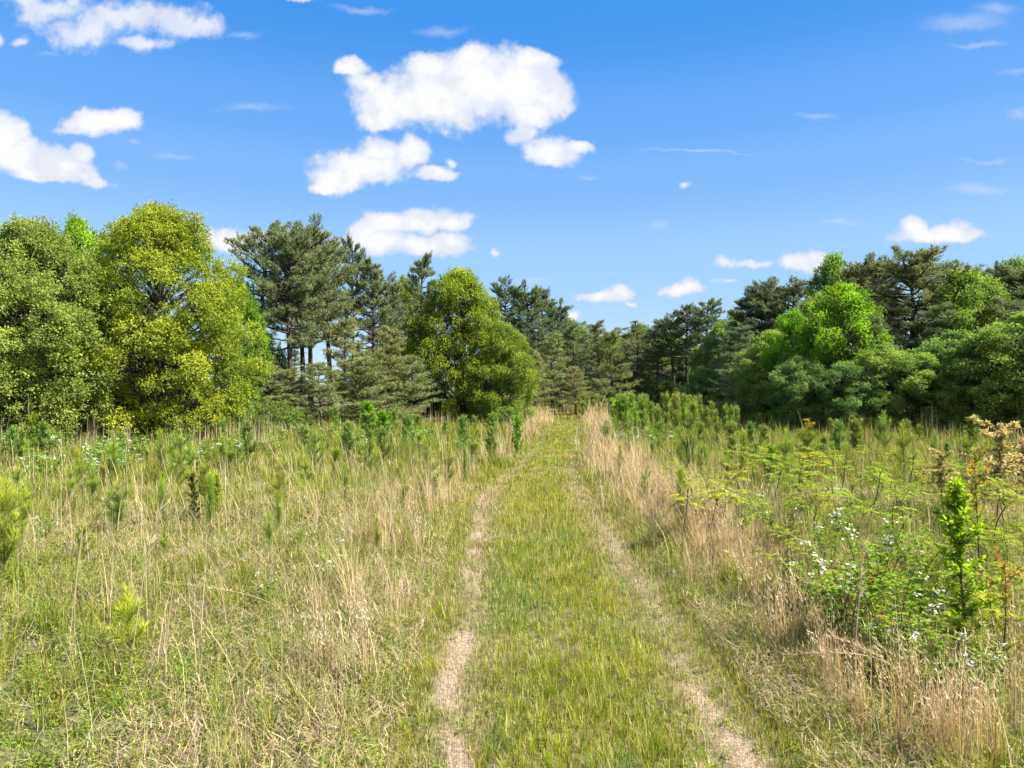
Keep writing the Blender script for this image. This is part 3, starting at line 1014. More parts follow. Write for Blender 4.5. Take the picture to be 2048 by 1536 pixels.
# ------------------------------------------------------------------ young pines
def young_pine(seed, H=1.0, whorls=(0.3, 0.52, 0.72), nb=4, bl=0.34, nlen=0.19, nw=0.006, dens=320, col=(0.15, 0.21, 0.04), tip=(0.30, 0.37, 0.05), up=58):
    rng = np.random.default_rng(seed)
    gt, g = Geo(), Geo()
    shoots = [np.stack([np.array([0.02 * np.sin(t * 3 + seed), 0.02 * np.cos(t * 2 + seed), t]) * [1, 1, H] for t in np.linspace(0, 1, 8)])]
    rad = [np.linspace(0.011, 0.004, 8)]
    for w in whorls:
        for b in range(nb):
            a = rng.uniform(0, 6.28) if nb < 3 else (b / nb * 6.28 + rng.normal(0, 0.3) + w * 9)
            L_ = bl * (1.15 - 0.75 * w) * rng.uniform(0.7, 1.25) * H
            el = math.radians(rng.normal(up - 12, 9))
            P = [np.array([0.02 * math.sin(w * 3 + seed), 0.02 * math.cos(w * 2 + seed), w * H])]
            for s in range(7):
                e = el + (math.radians(84) - el) * (s / 7) ** 1.3 * 0.75
                P.append(P[-1] + np.array([math.cos(a) * math.cos(e), math.sin(a) * math.cos(e), math.sin(e)]) * L_ / 7)
            shoots.append(np.array(P))
            rad.append(np.linspace(0.006, 0.003, 8))
    S = np.array(shoots)
    tubes(gt, S, np.array(rad) * H, 5, (1, 1, 1))
    for k, P in enumerate(shoots):
        seg = np.linalg.norm(np.diff(P, axis=0), axis=1).sum()
        lo = 0.16 if k == 0 else 0.12
        n = int(dens * seg * (1.3 if k else 1.15))
        f = rng.uniform(lo, 1.02, n)
        ki = np.clip(f * 7, 0, 6.999)
        i0 = ki.astype(int)
        fr = (ki - i0)[:, None]
        pos = P[i0] * (1 - fr) + P[i0 + 1] * fr
        T = nrm(P[i0 + 1] - P[i0])
        R_ = nrm(np.cross(T, rng.standard_normal((n, 3))))
        d = T * rng.uniform(0.7, 1.5, (n, 1)) + R_ + [0, 0, 0.15]
        ynew = np.clip((f - 0.55) * 2.2 + rng.normal(0, .2, n), 0, 1)[:, None]
        c = (np.asarray(col) * (1 - ynew) + np.asarray(tip) * ynew) * np.clip(1 + .16 * rng.standard_normal((n, 1)), .5, 1.5)
        spikes(g, pos, d, nlen * rng.uniform(0.6, 1.15, n) * (1 - 0.35 * (f > 0.9)), nw, c, c * 1.15, rng)
    return [('stem', gt.mesh('stem', M_STEM, True)), ('needles', g.mesh('needles', M_NEEDLE))]


YP = [young_pine(31), young_pine(32, 1, (0.35, 0.62), 3, 0.30, up=62), young_pine(33, 1, (0.45,), 2, 0.3, nlen=.17, dens=480, up=70),
      young_pine(34, 1, (0.28, 0.5, 0.72), 4, 0.42, nlen=.13, dens=260, up=44), young_pine(35, 1, (), 0, nlen=0.19, dens=900, up=70)]
YPF = [young_pine(36, 1, (0.25, 0.45, 0.65, 0.8), 5, 0.36, nlen=.15, nw=0.02, dens=150, col=(.13, .20, .055), tip=(.24, .32, .08), up=60),
       young_pine(37, 1, (0.3, 0.55, 0.75), 4, 0.34, nlen=.17, nw=0.02, dens=170, col=(.13, .20, .055), tip=(.24, .32, .08), up=66)]


def at_px(pxx, D):
    x = px(pxx) * D
    return (x, D, float(ground_z(x, D)) - 0.01)


taken = []


def put(name, parts, pxx, D, h, label, cat, group=None, color=None, wide=1.0, tilt=(0, 0), rz=None):
    loc = at_px(pxx, D)
    taken.append((loc[0], D))
    return place(name, parts, loc, float(RNG.uniform(0, 6.28)) if rz is None else rz, (h * wide, h * wide, h), label, cat, group, color, tilt)


put('young_pine', YP[0], 12, 7.0, 1.15, 'bushy bright young pine cut by the left border of the meadow', 'young pine', None, (1.45, 1.3, .8), .8)
put('young_pine', YP[1], 258, 5.35, 0.62, 'small lime yellow young pine in the lower left grass', 'young pine', None, (2.0, 1.75, .7))
put('young_pine', YP[3], 362, 14.5, 1.25, 'open branched young pine with a yellowish side branch left of the middle', 'young pine', None, (.95, 1.05, .9), 0.95)
put('young_pine', YP[0], 232, 9.4, 0.72, 'greyish young pine left of the dark leafy bush', 'young pine', None, (.9, 1.0, .9))
put('young_pine', YP[4], 556, 9.4, 0.62, 'single upright brush like young pine right of the leafy bush', 'young pine', None, (1.15, 1.2, .8), .85)
put('young_pine', YP[3], 628, 17.5, 1.15, 'dark bushy young pine far left, before the bright sapling', 'young pine', None, (.8, 1.0, .9), 0.85)
put('young_pine', YP[2], 690, 11.8, 0.7, 'forked upright young pine between the leafy bush and the path', 'young pine', None, (1.0, 1.1, .9))
put('young_pine', YP[4], 929, 14.0, 0.85, 'slim young pine closest to the left edge of the path', 'young pine', None, (.85, 1.0, .9), .6)
put('young_pine', YP[2], 1094, 27, 0.5, 'tiny young pine growing on the mown path itself', 'young pine', None, (.9, 1.0, .9), .7)
put('young_pine', YP[3], 1376, 14.2, 1.7, 'tall young pine with upswept branches, largest to the right of the path', 'young pine', None, (1.0, 1.05, .8), 0.62)
put('young_pine', YP[2], 1258, 19, 1.0, 'dark dense young pine between the path and the bright sapling', 'young pine', None, (.8, .95, .8))
put('young_pine', YP[1], 1232, 23, 1.3, 'olive young pine right below the bright green sapling', 'young pine', None, (1.0, 1.05, .8))
put('young_pine', YP[0], 1300, 15, 0.7, 'short bright young pine at the left foot of the tall upswept one', 'young pine', None, (1.2, 1.2, .8))
put('young_pine', YP[2], 1868, 18, 1.1, 'young pine standing above the meadow in front of the dark right trees', 'young pine', None, (1.2, 1.3, 1.1), .7)
put('young_pine', YP[1], 1770, 21, 1.45, 'pale young pine against the dark wall of right trees', 'young pine', None, (1.3, 1.3, 1.2), .8)
put('young_pine', YP[1], 1455, 12.5, 0.85, 'young pine beside the sumac stand at the middle right', 'young pine', None, (1.0, 1.1, .8))

# dense stand beyond the meadow, right of the path end
rp = np.random.default_rng(8)
for i_ in range(60):
    pxx = 1150 + 330 * (i_ + rp.random()) / 60
    D = rp.uniform(30, 50) if i_ % 3 else rp.uniform(24, 34)
    if pxx < 1225:
        D = rp.uniform(44, 52)
    if pxx > 1400:
        D = min(D, 40)
    h = (CAM_Z + py(rp.uniform(786, 812) + (14 if pxx > 1400 else 0)) * D)
    x = px(pxx) * D
    put('young_pine', YPF[i_ % 2], pxx, D, max(1.2, h), 'grey green young pine in the dense stand beyond the meadow right of the path', 'young pine',
        'dense stand of young pines right of the path end', (rp.uniform(1.3, 1.7), rp.uniform(1.2, 1.4), 1), rp.uniform(.55, .8))
# scattered ones
for i_ in range(130):
    for _ in range(20):
        u = rp.uniform(-0.72, 0.72)
        D = math.exp(rp.uniform(math.log(7.5), math.log(44)))
        x = u * D
        if abs(path_d(x, D)) > 1.7 and D < edge_d(x, D) - 0.5 and all((x - a) ** 2 + (D - b) ** 2 > 0.35 for a, b in taken) and not (u > 0.25 and D < 12):
            break
    far = D > 18
    k = rp.integers(0, 5)
    h = rp.uniform(0.5, 1.05) * (1.25 if D > 14 else 0.9)
    side = 'left' if path_d(x, D) < 0 else 'right'
    dist = 'near' if D < 14 else ('half way back' if D < 26 else 'far back')
    put('young_pine', YPF[k % 2] if far else YP[k], x / D * 1400 + 1024, D, h,
        'small young pine in the grass %s of the path, %s' % (side, dist), 'young pine', 'young pines %s in the meadow %s of the path' % (dist, side),
        (rp.uniform(1.0, 1.4), rp.uniform(1.05, 1.3), .9), rp.uniform(.75, 1.1))


# ------------------------------------------------------------------ leafy plants
def leafy_sapling(seed, H=1.0, nb=16, bl=0.2, leaf=0.045, n=900, col=(.07, .14, .015), col2=(.19, .28, .02), red=None, width=0.5, el=40, lowest=0.12, layered=False):
    rng = np.random.default_rng(seed)
    gt, g = Geo(), Geo()
    z = np.linspace(0, 1, 9)
    St = np.stack([0.035 * np.sin(z * 3 + seed), 0.035 * np.cos(z * 2.3 + seed), z * H], -1)
    tubes(gt, St[None], np.linspace(0.012, 0.003, 9)[None] * H, 6, (1, 1, 1))
    k = np.linspace(lowest, 0.95, nb) + rng.normal(0, .02, nb)
    A = np.stack([np.interp(k, z, St[:, 0]), np.interp(k, z, St[:, 1]), k * H], -1)
    ph = np.arange(nb) * 2.39996
    e = np.radians(rng.normal(el, 10, nb))
    ln = bl * H * (1.2 - 0.8 * k) * rng.uniform(.6, 1.3, nb)
    D = np.stack([np.cos(ph) * np.cos(e), np.sin(ph) * np.cos(e), np.sin(e)], -1)
    P = curves(A, A + D * ln[:, None], 6, np.tile([0, 0, -0.03 * H], (nb, 1)), rng, 0.006)
    tubes(gt, P, np.tile(np.linspace(.005, .0015, 6), (nb, 1)) * H, 4, (1, 1, 1))
    allP = np.concatenate([P, np.repeat(curves(St[4:5], St[-1:], 6, np.zeros((1, 3))), max(1, nb // 4), 0)])
    bi = rng.integers(0, len(allP), n)
    f = rng.uniform(0.08, 1, n)
    ki = np.clip(f * 5, 0, 4.999)
    i0 = ki.astype(int)
    fr = (ki - i0)[:, None]
    pos = allP[bi, i0] * (1 - fr) + allP[bi, i0 + 1] * fr
    T = nrm(allP[bi, i0 + 1] - allP[bi, i0])
    side = nrm(np.cross(T, [0.1, 0.1, 1.0]) + rng.standard_normal((n, 3)) * .3) * np.where(rng.random(n) < .5, 1, -1)[:, None]
    ax = T * .3 + side + rng.standard_normal((n, 3)) * .25 + [0, 0, -0.2 if layered else 0.1]
    up = nrm(rng.standard_normal((n, 3)) * .4 + [0, 0, 1])
    y_ = np.clip(f * .8 + pos[:, 2] / H * .5 - .3 + rng.normal(0, .25, n), 0, 1)[:, None]
    c = np.asarray(col) * (1 - y_) + np.asarray(col2) * y_
    if red is not None:
        rd = (rng.random(n) < np.clip((pos[:, 2] / H - .6) * 1.8, 0, .55) * f)
        c[rd] = np.asarray(red) * rng.uniform(.7, 1.3, (rd.sum(), 1))
    c = c * np.clip(1 + .18 * rng.standard_normal((n, 1)), .5, 1.5)
    leaves(g, pos + side * leaf * .2, ax, up, leaf * rng.uniform(.7, 1.25, n), leaf * .52, c)
    return [('stem', gt.mesh('stem', M_STEM, True)), ('foliage', g.mesh('foliage', M_LEAF))]


def sumac(seed, nlv=7, forks=1):
    rng = np.random.default_rng(seed)
    gt, g = Geo(), Geo()
    z = np.linspace(0, 1, 6)
    tops = []
    St = np.stack([.06 * np.sin(z * 3 + seed), .05 * np.cos(z * 4 + seed), z * (.7 if forks > 1 else .93)], -1)
    tubes(gt, St[None], np.linspace(.011, .007, 6)[None], 5, (1, 1, 1))
    for f in range(forks):
        if forks > 1:
            a = f * 6.28 / forks + seed
            B = St[-1] + [math.cos(a) * .16, math.sin(a) * .16, .2 + .05 * rng.random()]
            tubes(gt, curves(St[-1][None], B[None], 4, np.array([[0, 0, -.03]])), np.array([[.006, .0055, .005, .004]]), 4, (1, 1, 1))
            tops.append(B)
        else:
            tops.append(St[-1])
    per = 19
    for tp in tops:
        for i in range(nlv):
            a = i * 2.39996 + rng.normal(0, .2) + seed
            b = tp - [0, 0, (nlv - i) * .028 * (1 if i < nlv - 2 else .3)]
            L_ = rng.uniform(.22, .34) * (1 if i < nlv - 2 else .65)
            e = math.radians(rng.uniform(8, 32) if i < nlv - 2 else 55)
            end = b + np.array([math.cos(a) * math.cos(e), math.sin(a) * math.cos(e), math.sin(e) - .28]) * L_
            P = curves(b[None], end[None], 6, np.array([[0, 0, .10 * L_ / .3]]))
            tubes(gt, P, np.linspace(.003, .0012, 6)[None], 3, (1, 1, 1))
            P = P[0]
            m_ = per // 2
            f = np.concatenate([np.linspace(.15, .95, m_)] * 2 + [[1.0]])
            ki = np.clip(f * 5, 0, 4.999)
            i0 = ki.astype(int)
            fr = (ki - i0)[:, None]
            pos = P[i0] * (1 - fr) + P[i0 + 1] * fr
            T = nrm(P[i0 + 1] - P[i0])
            sd_ = nrm(np.cross(T, [0, 0, 1.0]))
            sg = np.concatenate([np.ones(m_), -np.ones(m_), [0]])[:, None]
            ax = sd_ * sg + T * (.45 + (sg == 0)) + [0, 0, -.25]
            n = len(f)
            c = jitter((.31, .37, .03), n, .2, rng, .12)
            leaves(g, pos, ax, np.tile([0, 0, 1.0], (n, 1)) + rng.standard_normal((n, 3)) * .2, .085 * np.sin(np.clip(f * .75 + .2, 0, 1) * 3.14) ** .5 + .01, .027, c, .1)
    return [('stem', gt.mesh('stem', M_STEM, True)), ('foliage', g.mesh('foliage', M_LEAF))]


def bramble(seed, canes=8, L_=1.1, lf=0.05, flowers=11, per=44, fs=0.017, split=True):
    gl = []
    rng = np.random.default_rng(seed)
    gt, g, gf = Geo(), Geo(), Geo()
    a = rng.uniform(0, 6.28, canes)
    r = rng.uniform(.15, .55, canes) * L_
    A = np.stack([np.cos(a), np.sin(a), np.zeros(canes)], -1) * .08
    B = np.stack([np.cos(a) * r, np.sin(a) * r, rng.uniform(.55, 1.0, canes) * L_], -1)
    sag = np.stack([-np.cos(a) * r * .25, -np.sin(a) * r * .25, np.full(canes, .22 * L_)], -1)
    P = curves(A, B, 10, sag, rng, .006)
    tubes(gt, P, np.tile(np.linspace(.006, .002, 10), (canes, 1)), 5, (1, 1, 1))

    def along(n, lo):
        bi = rng.integers(0, canes, n)
        f = rng.uniform(lo, 1, n)
        ki = np.clip(f * 9, 0, 8.999)
        i0 = ki.astype(int)
        fr = (ki - i0)[:, None]
        return P[bi, i0] * (1 - fr) + P[bi, i0 + 1] * fr
    n = canes * per
    pos = along(n, .2) + rng.standard_normal((n, 3)) * .045 * L_
    for k in range(3):
        th = rng.uniform(0, 6.28, n) if k == 0 else th0 + (1.1 if k == 1 else -1.1)
        if k == 0:
            th0 = th
        ax = np.stack([np.cos(th), np.sin(th), rng.uniform(-.35, .35, n)], -1)
        c = jitter((.20, .31, .025), n, .22, rng, .12)
        leaves(g, pos, ax, np.tile([0, 0, 1.0], (n, 1)) + rng.standard_normal((n, 3)) * .35, lf * (1 if k == 0 else .8), lf * .55, c, .12)
    out = [('canes', gt.mesh('canes', M_STEM, True)), ('foliage', g.mesh('foliage', M_LEAF))]
    nf = flowers
    cl = along(nf, .6) + np.stack([rng.normal(0, .03, nf), rng.normal(0, .03, nf), rng.uniform(.02, .07, nf)], -1)
    pf = 5
    fp = np.repeat(cl, pf, 0) + rng.standard_normal((nf * pf, 3)) * [.028, .028, .013]
    m_ = len(fp)
    tilt = nrm(rng.standard_normal((m_, 3)) * .45 + [0, 0, 1])
    e1 = nrm(np.cross(tilt, [1.0, 0.2, 0]))
    e2 = np.cross(tilt, e1)
    for k in range(5):
        th = k * 2 * math.pi / 5
        ax = e1 * math.cos(th) + e2 * math.sin(th) + tilt * .15
        if split:
            for q in range(nf):
                s_ = slice(q * pf, q * pf + pf)
                if k == 0:
                    gl.append(Geo())
                leaves(gl[q], fp[s_], ax[s_], tilt[s_], fs, fs * .85, (.86, .86, .84), .05)
        else:
            leaves(gf, fp, ax, tilt, fs, fs * .85, (.86, .86, .84), .05)
    if split:
        return out + [('flower_cluster', q.mesh('flower_cluster', M_PETAL)) for q in gl]
    return out + [('flowers', gf.mesh('flowers', M_PETAL))]


LS_A = leafy_sapling(41, nb=26, bl=.21, leaf=.042, n=1900, col=(.16, .26, .02), col2=(.32, .43, .03), el=35, lowest=.08)
put('leafy_sapling', LS_A, 1925, 5.6, 1.45, 'tall narrow bright green sapling dominating the near right side', 'sapling', None, (1.3, 1.2, 1), .95, rz=.5)
LS_B = leafy_sapling(42, nb=16, bl=.28, leaf=.055, n=900, col=(.035, .075, .015), col2=(.12, .17, .02), red=(.30, .20, .03))
put('leafy_bush', LS_B, 388, 10.2, .78, 'dark leafy bush left of the middle of the meadow', 'bush', None, (.8, .8, .8), .85)
put('leafy_bush', LS_A, 434, 10.3, .74, 'lighter yellow green bush touching the dark one on its right', 'bush', None, (1.2, 1.05, .9), .8)
LS_C = leafy_sapling(43, nb=18, bl=.24, leaf=.05, n=900, col=(.13, .22, .02), col2=(.28, .32, .02), red=(.50, .24, .12))
put('leafy_sapling', LS_C, 1613, 15.5, 1.42, 'sapling with orange red tips in front of the dark right trees', 'sapling', None, (1.1, 1, 1), .85)
LS_D = leafy_sapling(44, nb=14, bl=.5, leaf=.10, n=700, col=(.10, .22, .015), col2=(.21, .36, .015), el=50)
put('leafy_sapling', LS_D, 1242, 26, 1.75, 'vivid green sapling right of the path near its end', 'sapling', None, (1.25, 1.15, 1), .95)
put('leafy_sapling', LS_D, 738, 27, 1.5, 'vivid green sapling at the far left edge of the meadow before the pines', 'sapling', None, (1.1, 1.05, 1), 1.0)
put('leafy_sapling', LS_D, 768, 25, 1.25, 'round bright sapling touching the vivid one on its right before the pines', 'sapling', None, (.85, 1, 1), .9)
put('leafy_sapling', LS_D, 1036, 22, 1.2, 'bright broad leaved sapling just left of the path, half way back', 'sapling', None, (.9, 1.0, 1), .6)
put('leafy_sapling', LS_D, 62, 21, 1.3, 'light green sapling below the left trees', 'sapling', None, (1.1, .9, 1), .5)
put('leafy_sapling', LS_D, 1845 - 300, 15, .8, 'small bright sapling before the orange tipped one', 'sapling', None, (1.2, 1.0, 1), .9)
COP = leafy_sapling(45, nb=20, bl=.6, leaf=.06, n=1700, col=(.26, .22, .10), col2=(.55, .38, .24), el=10, lowest=.38, layered=True)
put('oak_sapling', COP, 1996, 9.8, 1.5, 'sapling with pinkish copper leaves on flat branches at the right border', 'sapling', None, (1.25, 1.3, 1.2), .72, rz=1)
put('oak_sapling', COP, 1880, 10.8, 1.02, 'lower copper leaved sapling left of the tall copper one', 'sapling', None, (1.1, 1.2, 1.0), .7)
put('oak_sapling', COP, 2050, 11.5, 1.2, 'copper leaved sapling cut by the right border', 'sapling', None, (1.0, .85, .85), .85)
YS = leafy_sapling(46, nb=14, bl=.34, leaf=.042, n=480, col=(.20, .28, .02), col2=(.38, .34, .03), red=(.58, .28, .10))
put('leafy_sapling', YS, 2000, 5.0, 1.0, 'thin sapling with orange and yellow leaves near the right border', 'sapling', None, (1.1, 1, 1), .8)
put('leafy_sapling', YS, 1952, 7.0, 1.5, 'sapling top with orange tinged leaves behind the tall narrow green one', 'sapling', None, (1.1, 1, 1), .6)
put('leafy_sapling', YS, 1740, 5.6, .8, 'low sapling with a few orange leaves among the white flowered brambles', 'sapling', None, (1.0, 1, 1), .8)

SU = [sumac(51, 8), sumac(52, 7), sumac(53, 6, 2), sumac(54, 6, 3)]
rs = np.random.default_rng(77)
cnt = 0
for i_ in range(1500):
    if cnt >= 105:
        break
    D = math.exp(rs.uniform(math.log(5.2), math.log(17)))
    u = rs.uniform(.18, .76)
    if (u < .30 and (D > 12 or D < 7)) or vnoise(u * D, D, 1.8, 9) < .32:
        continue
    x = u * D
    if path_d(x, D) < 2.1 or any((x - a) ** 2 + (D - b) ** 2 < .05 for a, b in taken):
        continue
    h = rs.uniform(.5, .95) * (1.0 if D > 8 else .8)
    dist = 'near the camera' if D < 7.5 else ('in the middle' if D < 11 else 'at the back')
    put('sumac_plant', SU[cnt % 4], u * 1400 + 1024, D, h, 'yellow green sumac with feathery leaves %s of the stand right of the path' % dist, 'sumac plant',
        'sumac plants %s of the right hand stand' % dist, (rs.uniform(.85, 1.35), rs.uniform(.9, 1.15), 1), tilt=(rs.normal(0, .08), rs.normal(0, .08)))
    cnt += 1
put('sumac_plant', SU[0], 1372, 8.6, .85, 'lone sumac with flat bright top at the foot of the tall upswept young pine', 'sumac plant', None, (1.3, 1.2, 1))
put('sumac_plant', SU[3], 1430, 8.9, .85, 'wide sumac right beside the lone one near the path', 'sumac plant', None, (1.25, 1.15, 1))

BRM = [bramble(61, 9, 1.1), bramble(62, 7, .9, flowers=10), bramble(63, 10, 1.15, .048, 18)]
near_br = [(1690, 5.6, .85, 2, 'large white flowered bramble left of the tall narrow green sapling'), (1790, 5.2, .8, 0, 'white flowered bramble directly at the foot of the tall narrow green sapling'),
           (1850, 4.9, .62, 1, 'dense low bramble before the tall narrow sapling'), (1600, 6.4, .72, 1, 'small bramble with a few white flowers at the edge of the dry grass'),
           (1740, 6.6, .9, 2, 'bramble behind the large white flowered one'), (1980, 4.7, .62, 1, 'bramble with white flowers at the lower right border'),
           (1560, 8.2, .75, 0, 'bramble with white flowers between dry grass and sumac'), (1480, 9.2, .8, 1, 'bramble flowering white right of the lone sumac'),
           (1395, 9.8, .65, 0, 'low white flowering bramble under the tall upswept young pine'), (1850, 6.2, .85, 0, 'leafy bramble left behind the tall narrow green sapling'),
           (1665, 7.6, .7, 2, 'bramble at the front of the sumac stand'),
           (606, 8.4, .5, 1, 'small flowering bramble in the left meadow'), (668, 7.0, .5, 0, 'flowering bramble left of the path near dry stalks'),
           (540, 6.6, .45, 1, 'low bramble with tiny white flowers in the lower left meadow'), (90, 9.0, .5, 1, 'tiny white flowering bramble near the left border')]
for pxx, D, h, k, lab in near_br:
    put('bramble_bush', BRM[k], pxx, D, h, lab, 'bramble', None, (1.05, 1.0, 1), 1.0)
BRF = [bramble(64, 9, 1.1, .075, 8, 24, .02, False), bramble(65, 9, 1.1, .075, 11, 22, .02, False)]
for i_ in range(70):
    if i_ < 34 and i_ % 3 == 0:
        continue
    if i_ < 34:
        u, D = rs.uniform(-.76, -.36), rs.uniform(15, 21.5)
        reg = 'below the left trees'
    elif i_ < 50:
        u, D = rs.uniform(.10, .24), rs.uniform(20, 31)
        reg = 'right of the path, half way back'
    else:
        u, D = rs.uniform(-.36, -.06), rs.uniform(20, 30)
        reg = 'before the middle pines'
    x = u * D
    if abs(path_d(x, D)) < 1.8:
        continue
    put('bramble_bush', BRF[i_ % 2], u * 1400 + 1024, D, rs.uniform(.65, .95), 'bramble dotted with white flowers %s' % reg, 'bramble', 'white flowering brambles %s' % reg, (.95, 1, 1), 1.2)


# dead stalks
def stalk_mesh(seed, H=1.0, bend=.12, tassel=True, r=.004):
    rng = np.random.default_rng(seed)
    g = Geo()
    z = np.linspace(0, 1, 12)
    P = np.stack([bend * z ** 2.2, .02 * np.sin(z * 5 + seed), z * H], -1)
    tubes(g, P[None], np.linspace(r, r * .45, 12)[None], 5, (.46, .36, .22))
    if tassel:
        n = 70
        k = rng.uniform(.62, 1, n)
        b = np.stack([np.interp(k, z, P[:, 0]), np.interp(k, z, P[:, 1]), k * H], -1)
        spikes(g, b, rng.standard_normal((n, 3)) * .35 + [.3, 0, 1], rng.uniform(.03, .09, n), .005, (.52, .40, .26), None, rng)
    return g.mesh('dead_stalk', M_STRAW, True)


STK = [stalk_mesh(1), stalk_mesh(2, bend=.35), stalk_mesh(3, bend=.04, tassel=False, r=.005), stalk_mesh(4, bend=.6)]
fixed = [(150, 5.6, 1.25, 2, .05, 0), (250, 5.0, 1.5, 0, .03, 1), (175, 8.2, 1.3, 1, .35, 0), (370, 8.0, 1.4, 2, -.2, 1), (330, 6.4, 1.05, 1, .6, 0), (205, 6.6, .9, 1, .5, 1), (640, 9.0, 1.5, 0, -.35, 0),
         (590, 6.2, .85, 3, -.4, 1), (700, 6.6, 1.0, 2, .1, 0), (430, 5.4, .9, 1, .7, 0), (480, 5.1, .8, 2, -.5, 1), (60, 7.6, 1.2, 0, .3, 0), (330, 5.0, .95, 2, .05, 1), (860, 8.0, .9, 1, .7, 0),
         (1843, 17, 1.35, 2, -.42, 0), (1676, 18, 1.4, 2, .08, 0), (1768, 17.5, .95, 2, -.75, 0), (1424, 24, 1.5, 2, .03, 0), (1400, 24, 1.5, 2, -.2, 0), (1412, 23, 1.4, 2, -.1, 1), (1350, 30, 1.7, 2, 0, 0),
         (1326, 30, 1.6, 2, .02, 1), (1840, 5.0, .9, 3, -.5, 1), (1880, 4.6, .85, 1, -.4, 0), (1720, 4.9, 1.1, 0, 0, 0), (2010, 4.8, 1.2, 2, .5, 0)]
for i_, (pxx, D, h, k, tl, _) in enumerate(fixed):
    loc = at_px(pxx, D)
    o = obj('dead_stalk', STK[k], None, loc)
    o.scale = (1.3, 1.3, h)
    o.rotation_euler = (RNG.normal(0, .1), tl, RNG.uniform(-.4, .4) if tl >= 0 else math.pi + RNG.uniform(-.4, .4))
    if tl < 0:
        o.rotation_euler[1] = -tl
    reg = 'in the left meadow' if pxx < 900 else ('in the near right grass' if D < 8 else 'standing above the meadow before the right trees')
    tag(o, 'tall dry straw coloured stalk %s' % reg, 'dead stalk', 'dead stalks %s' % reg)


def grass_clump(seed, n=60, H=.8, lean=-.5):
    rng = np.random.default_rng(seed)
    g = Geo()
    a = rng.uniform(0, 6.28, n)
    r = rng.uniform(0, .16, n)
    X, Y = r * np.cos(a), r * np.sin(a)
    Hh = rng.gamma(9, H * .75 / 9, n)
    az = np.where(rng.random(n) < .6, rng.normal(math.pi, .5, n), a)
    c = jitter((.52, .38, .18), n, .22, rng, .08)
    pk = rng.random(n) < .4
    c[pk] = jitter((.58, .44, .28), pk.sum(), .15, rng, .06)
    ln = np.abs(rng.normal(.35, .3, n))
    blades(g, X, Y, np.zeros(n), Hh, np.full(n, .006), ln, az, 6, c, rng, .06)
    hd = np.flatnonzero(Hh > H * .7)
    for k in range(5):
        f = .62 + .09 * k
        ax = np.sin(ln[hd] * f * .6)
        p = np.stack([X[hd] + np.cos(az[hd]) * ax * Hh[hd] * f, Y[hd] + np.sin(az[hd]) * ax * Hh[hd] * f, Hh[hd] * f * np.cos(ln[hd] * f * .6)], -1)
        spikes(g, p, rng.standard_normal((len(hd), 3)) * .35 + [-.3, 0, .9], rng.uniform(.04, .08, len(hd)), .009, (.70, .55, .36), None, rng)
    return g.mesh('dry_grass_clump', M_STRAW)


CLP = [grass_clump(1), grass_clump(2, 45, .9), grass_clump(3, 75, .75)]
rc = np.random.default_rng(31)
for i_, (pxx, D) in enumerate([(1720, 4.5), (1800, 4.3), (1880, 4.15), (1960, 4.3), (2030, 4.5), (1910, 4.0), (1830, 4.7), (1990, 4.05), (1660, 5.0), (1560, 5.6), (1600, 5.9), (1500, 6.8), (1450, 8.0), (1400, 8.6), (2040, 5.4), (1330, 11), (1290, 12.5), (1240, 15), (1265, 13.5), (1350, 9.8)]):
    o = obj('dry_grass_clump', CLP[i_ % 3], None, at_px(pxx, D))
    o.rotation_euler = (0, 0, rc.normal(0, .5))
    q = rc.uniform(.65, .95)
    o.scale = (q, q, q)
    reg = 'at the lower right corner' if pxx > 1640 else 'along the right edge of the path'
    tag(o, 'golden clump of dry feathery grass %s' % reg, 'grass clump', 'golden dry grass clumps %s' % reg)
for i_, (pxx, D) in enumerate([(800, 6.4), (770, 7.2), (720, 6.0), (840, 8.2), (700, 8.4), (860, 11), (880, 13), (820, 9.6), (905, 17), (640, 5.2), (740, 5.0)]):
    o = obj('dry_grass_clump', CLP[i_ % 3], None, at_px(pxx, D))
    o.rotation_euler = (0, 0, rc.normal(0, 1.2))
    q = rc.uniform(.5, .8)
    o.scale = (q, q, q)
    o.color = (.95, .98, 1.1, 1)
    tag(o, 'pale clump of dry grass along the left edge of the path', 'grass clump', 'pale dry grass clumps along the left edge of the path')


# ------------------------------------------------------------------ meadow (stuff)
def scatter(rho, y0, y1, rng, margin=0.86):
    n = int(rho * margin * (y1 * y1 - y0 * y0))
    y = np.sqrt(rng.uniform(y0 * y0, y1 * y1, n))
    x = rng.uniform(-margin, margin, n) * y + rng.uniform(-1.6, 1.6, n)
    return x, y


BANDS = [(2.6, 5.5, 5), (5.5, 9, 4), (9, 14, 3), (14, 22, 3), (22, 34, 2), (34, 62, 2)]


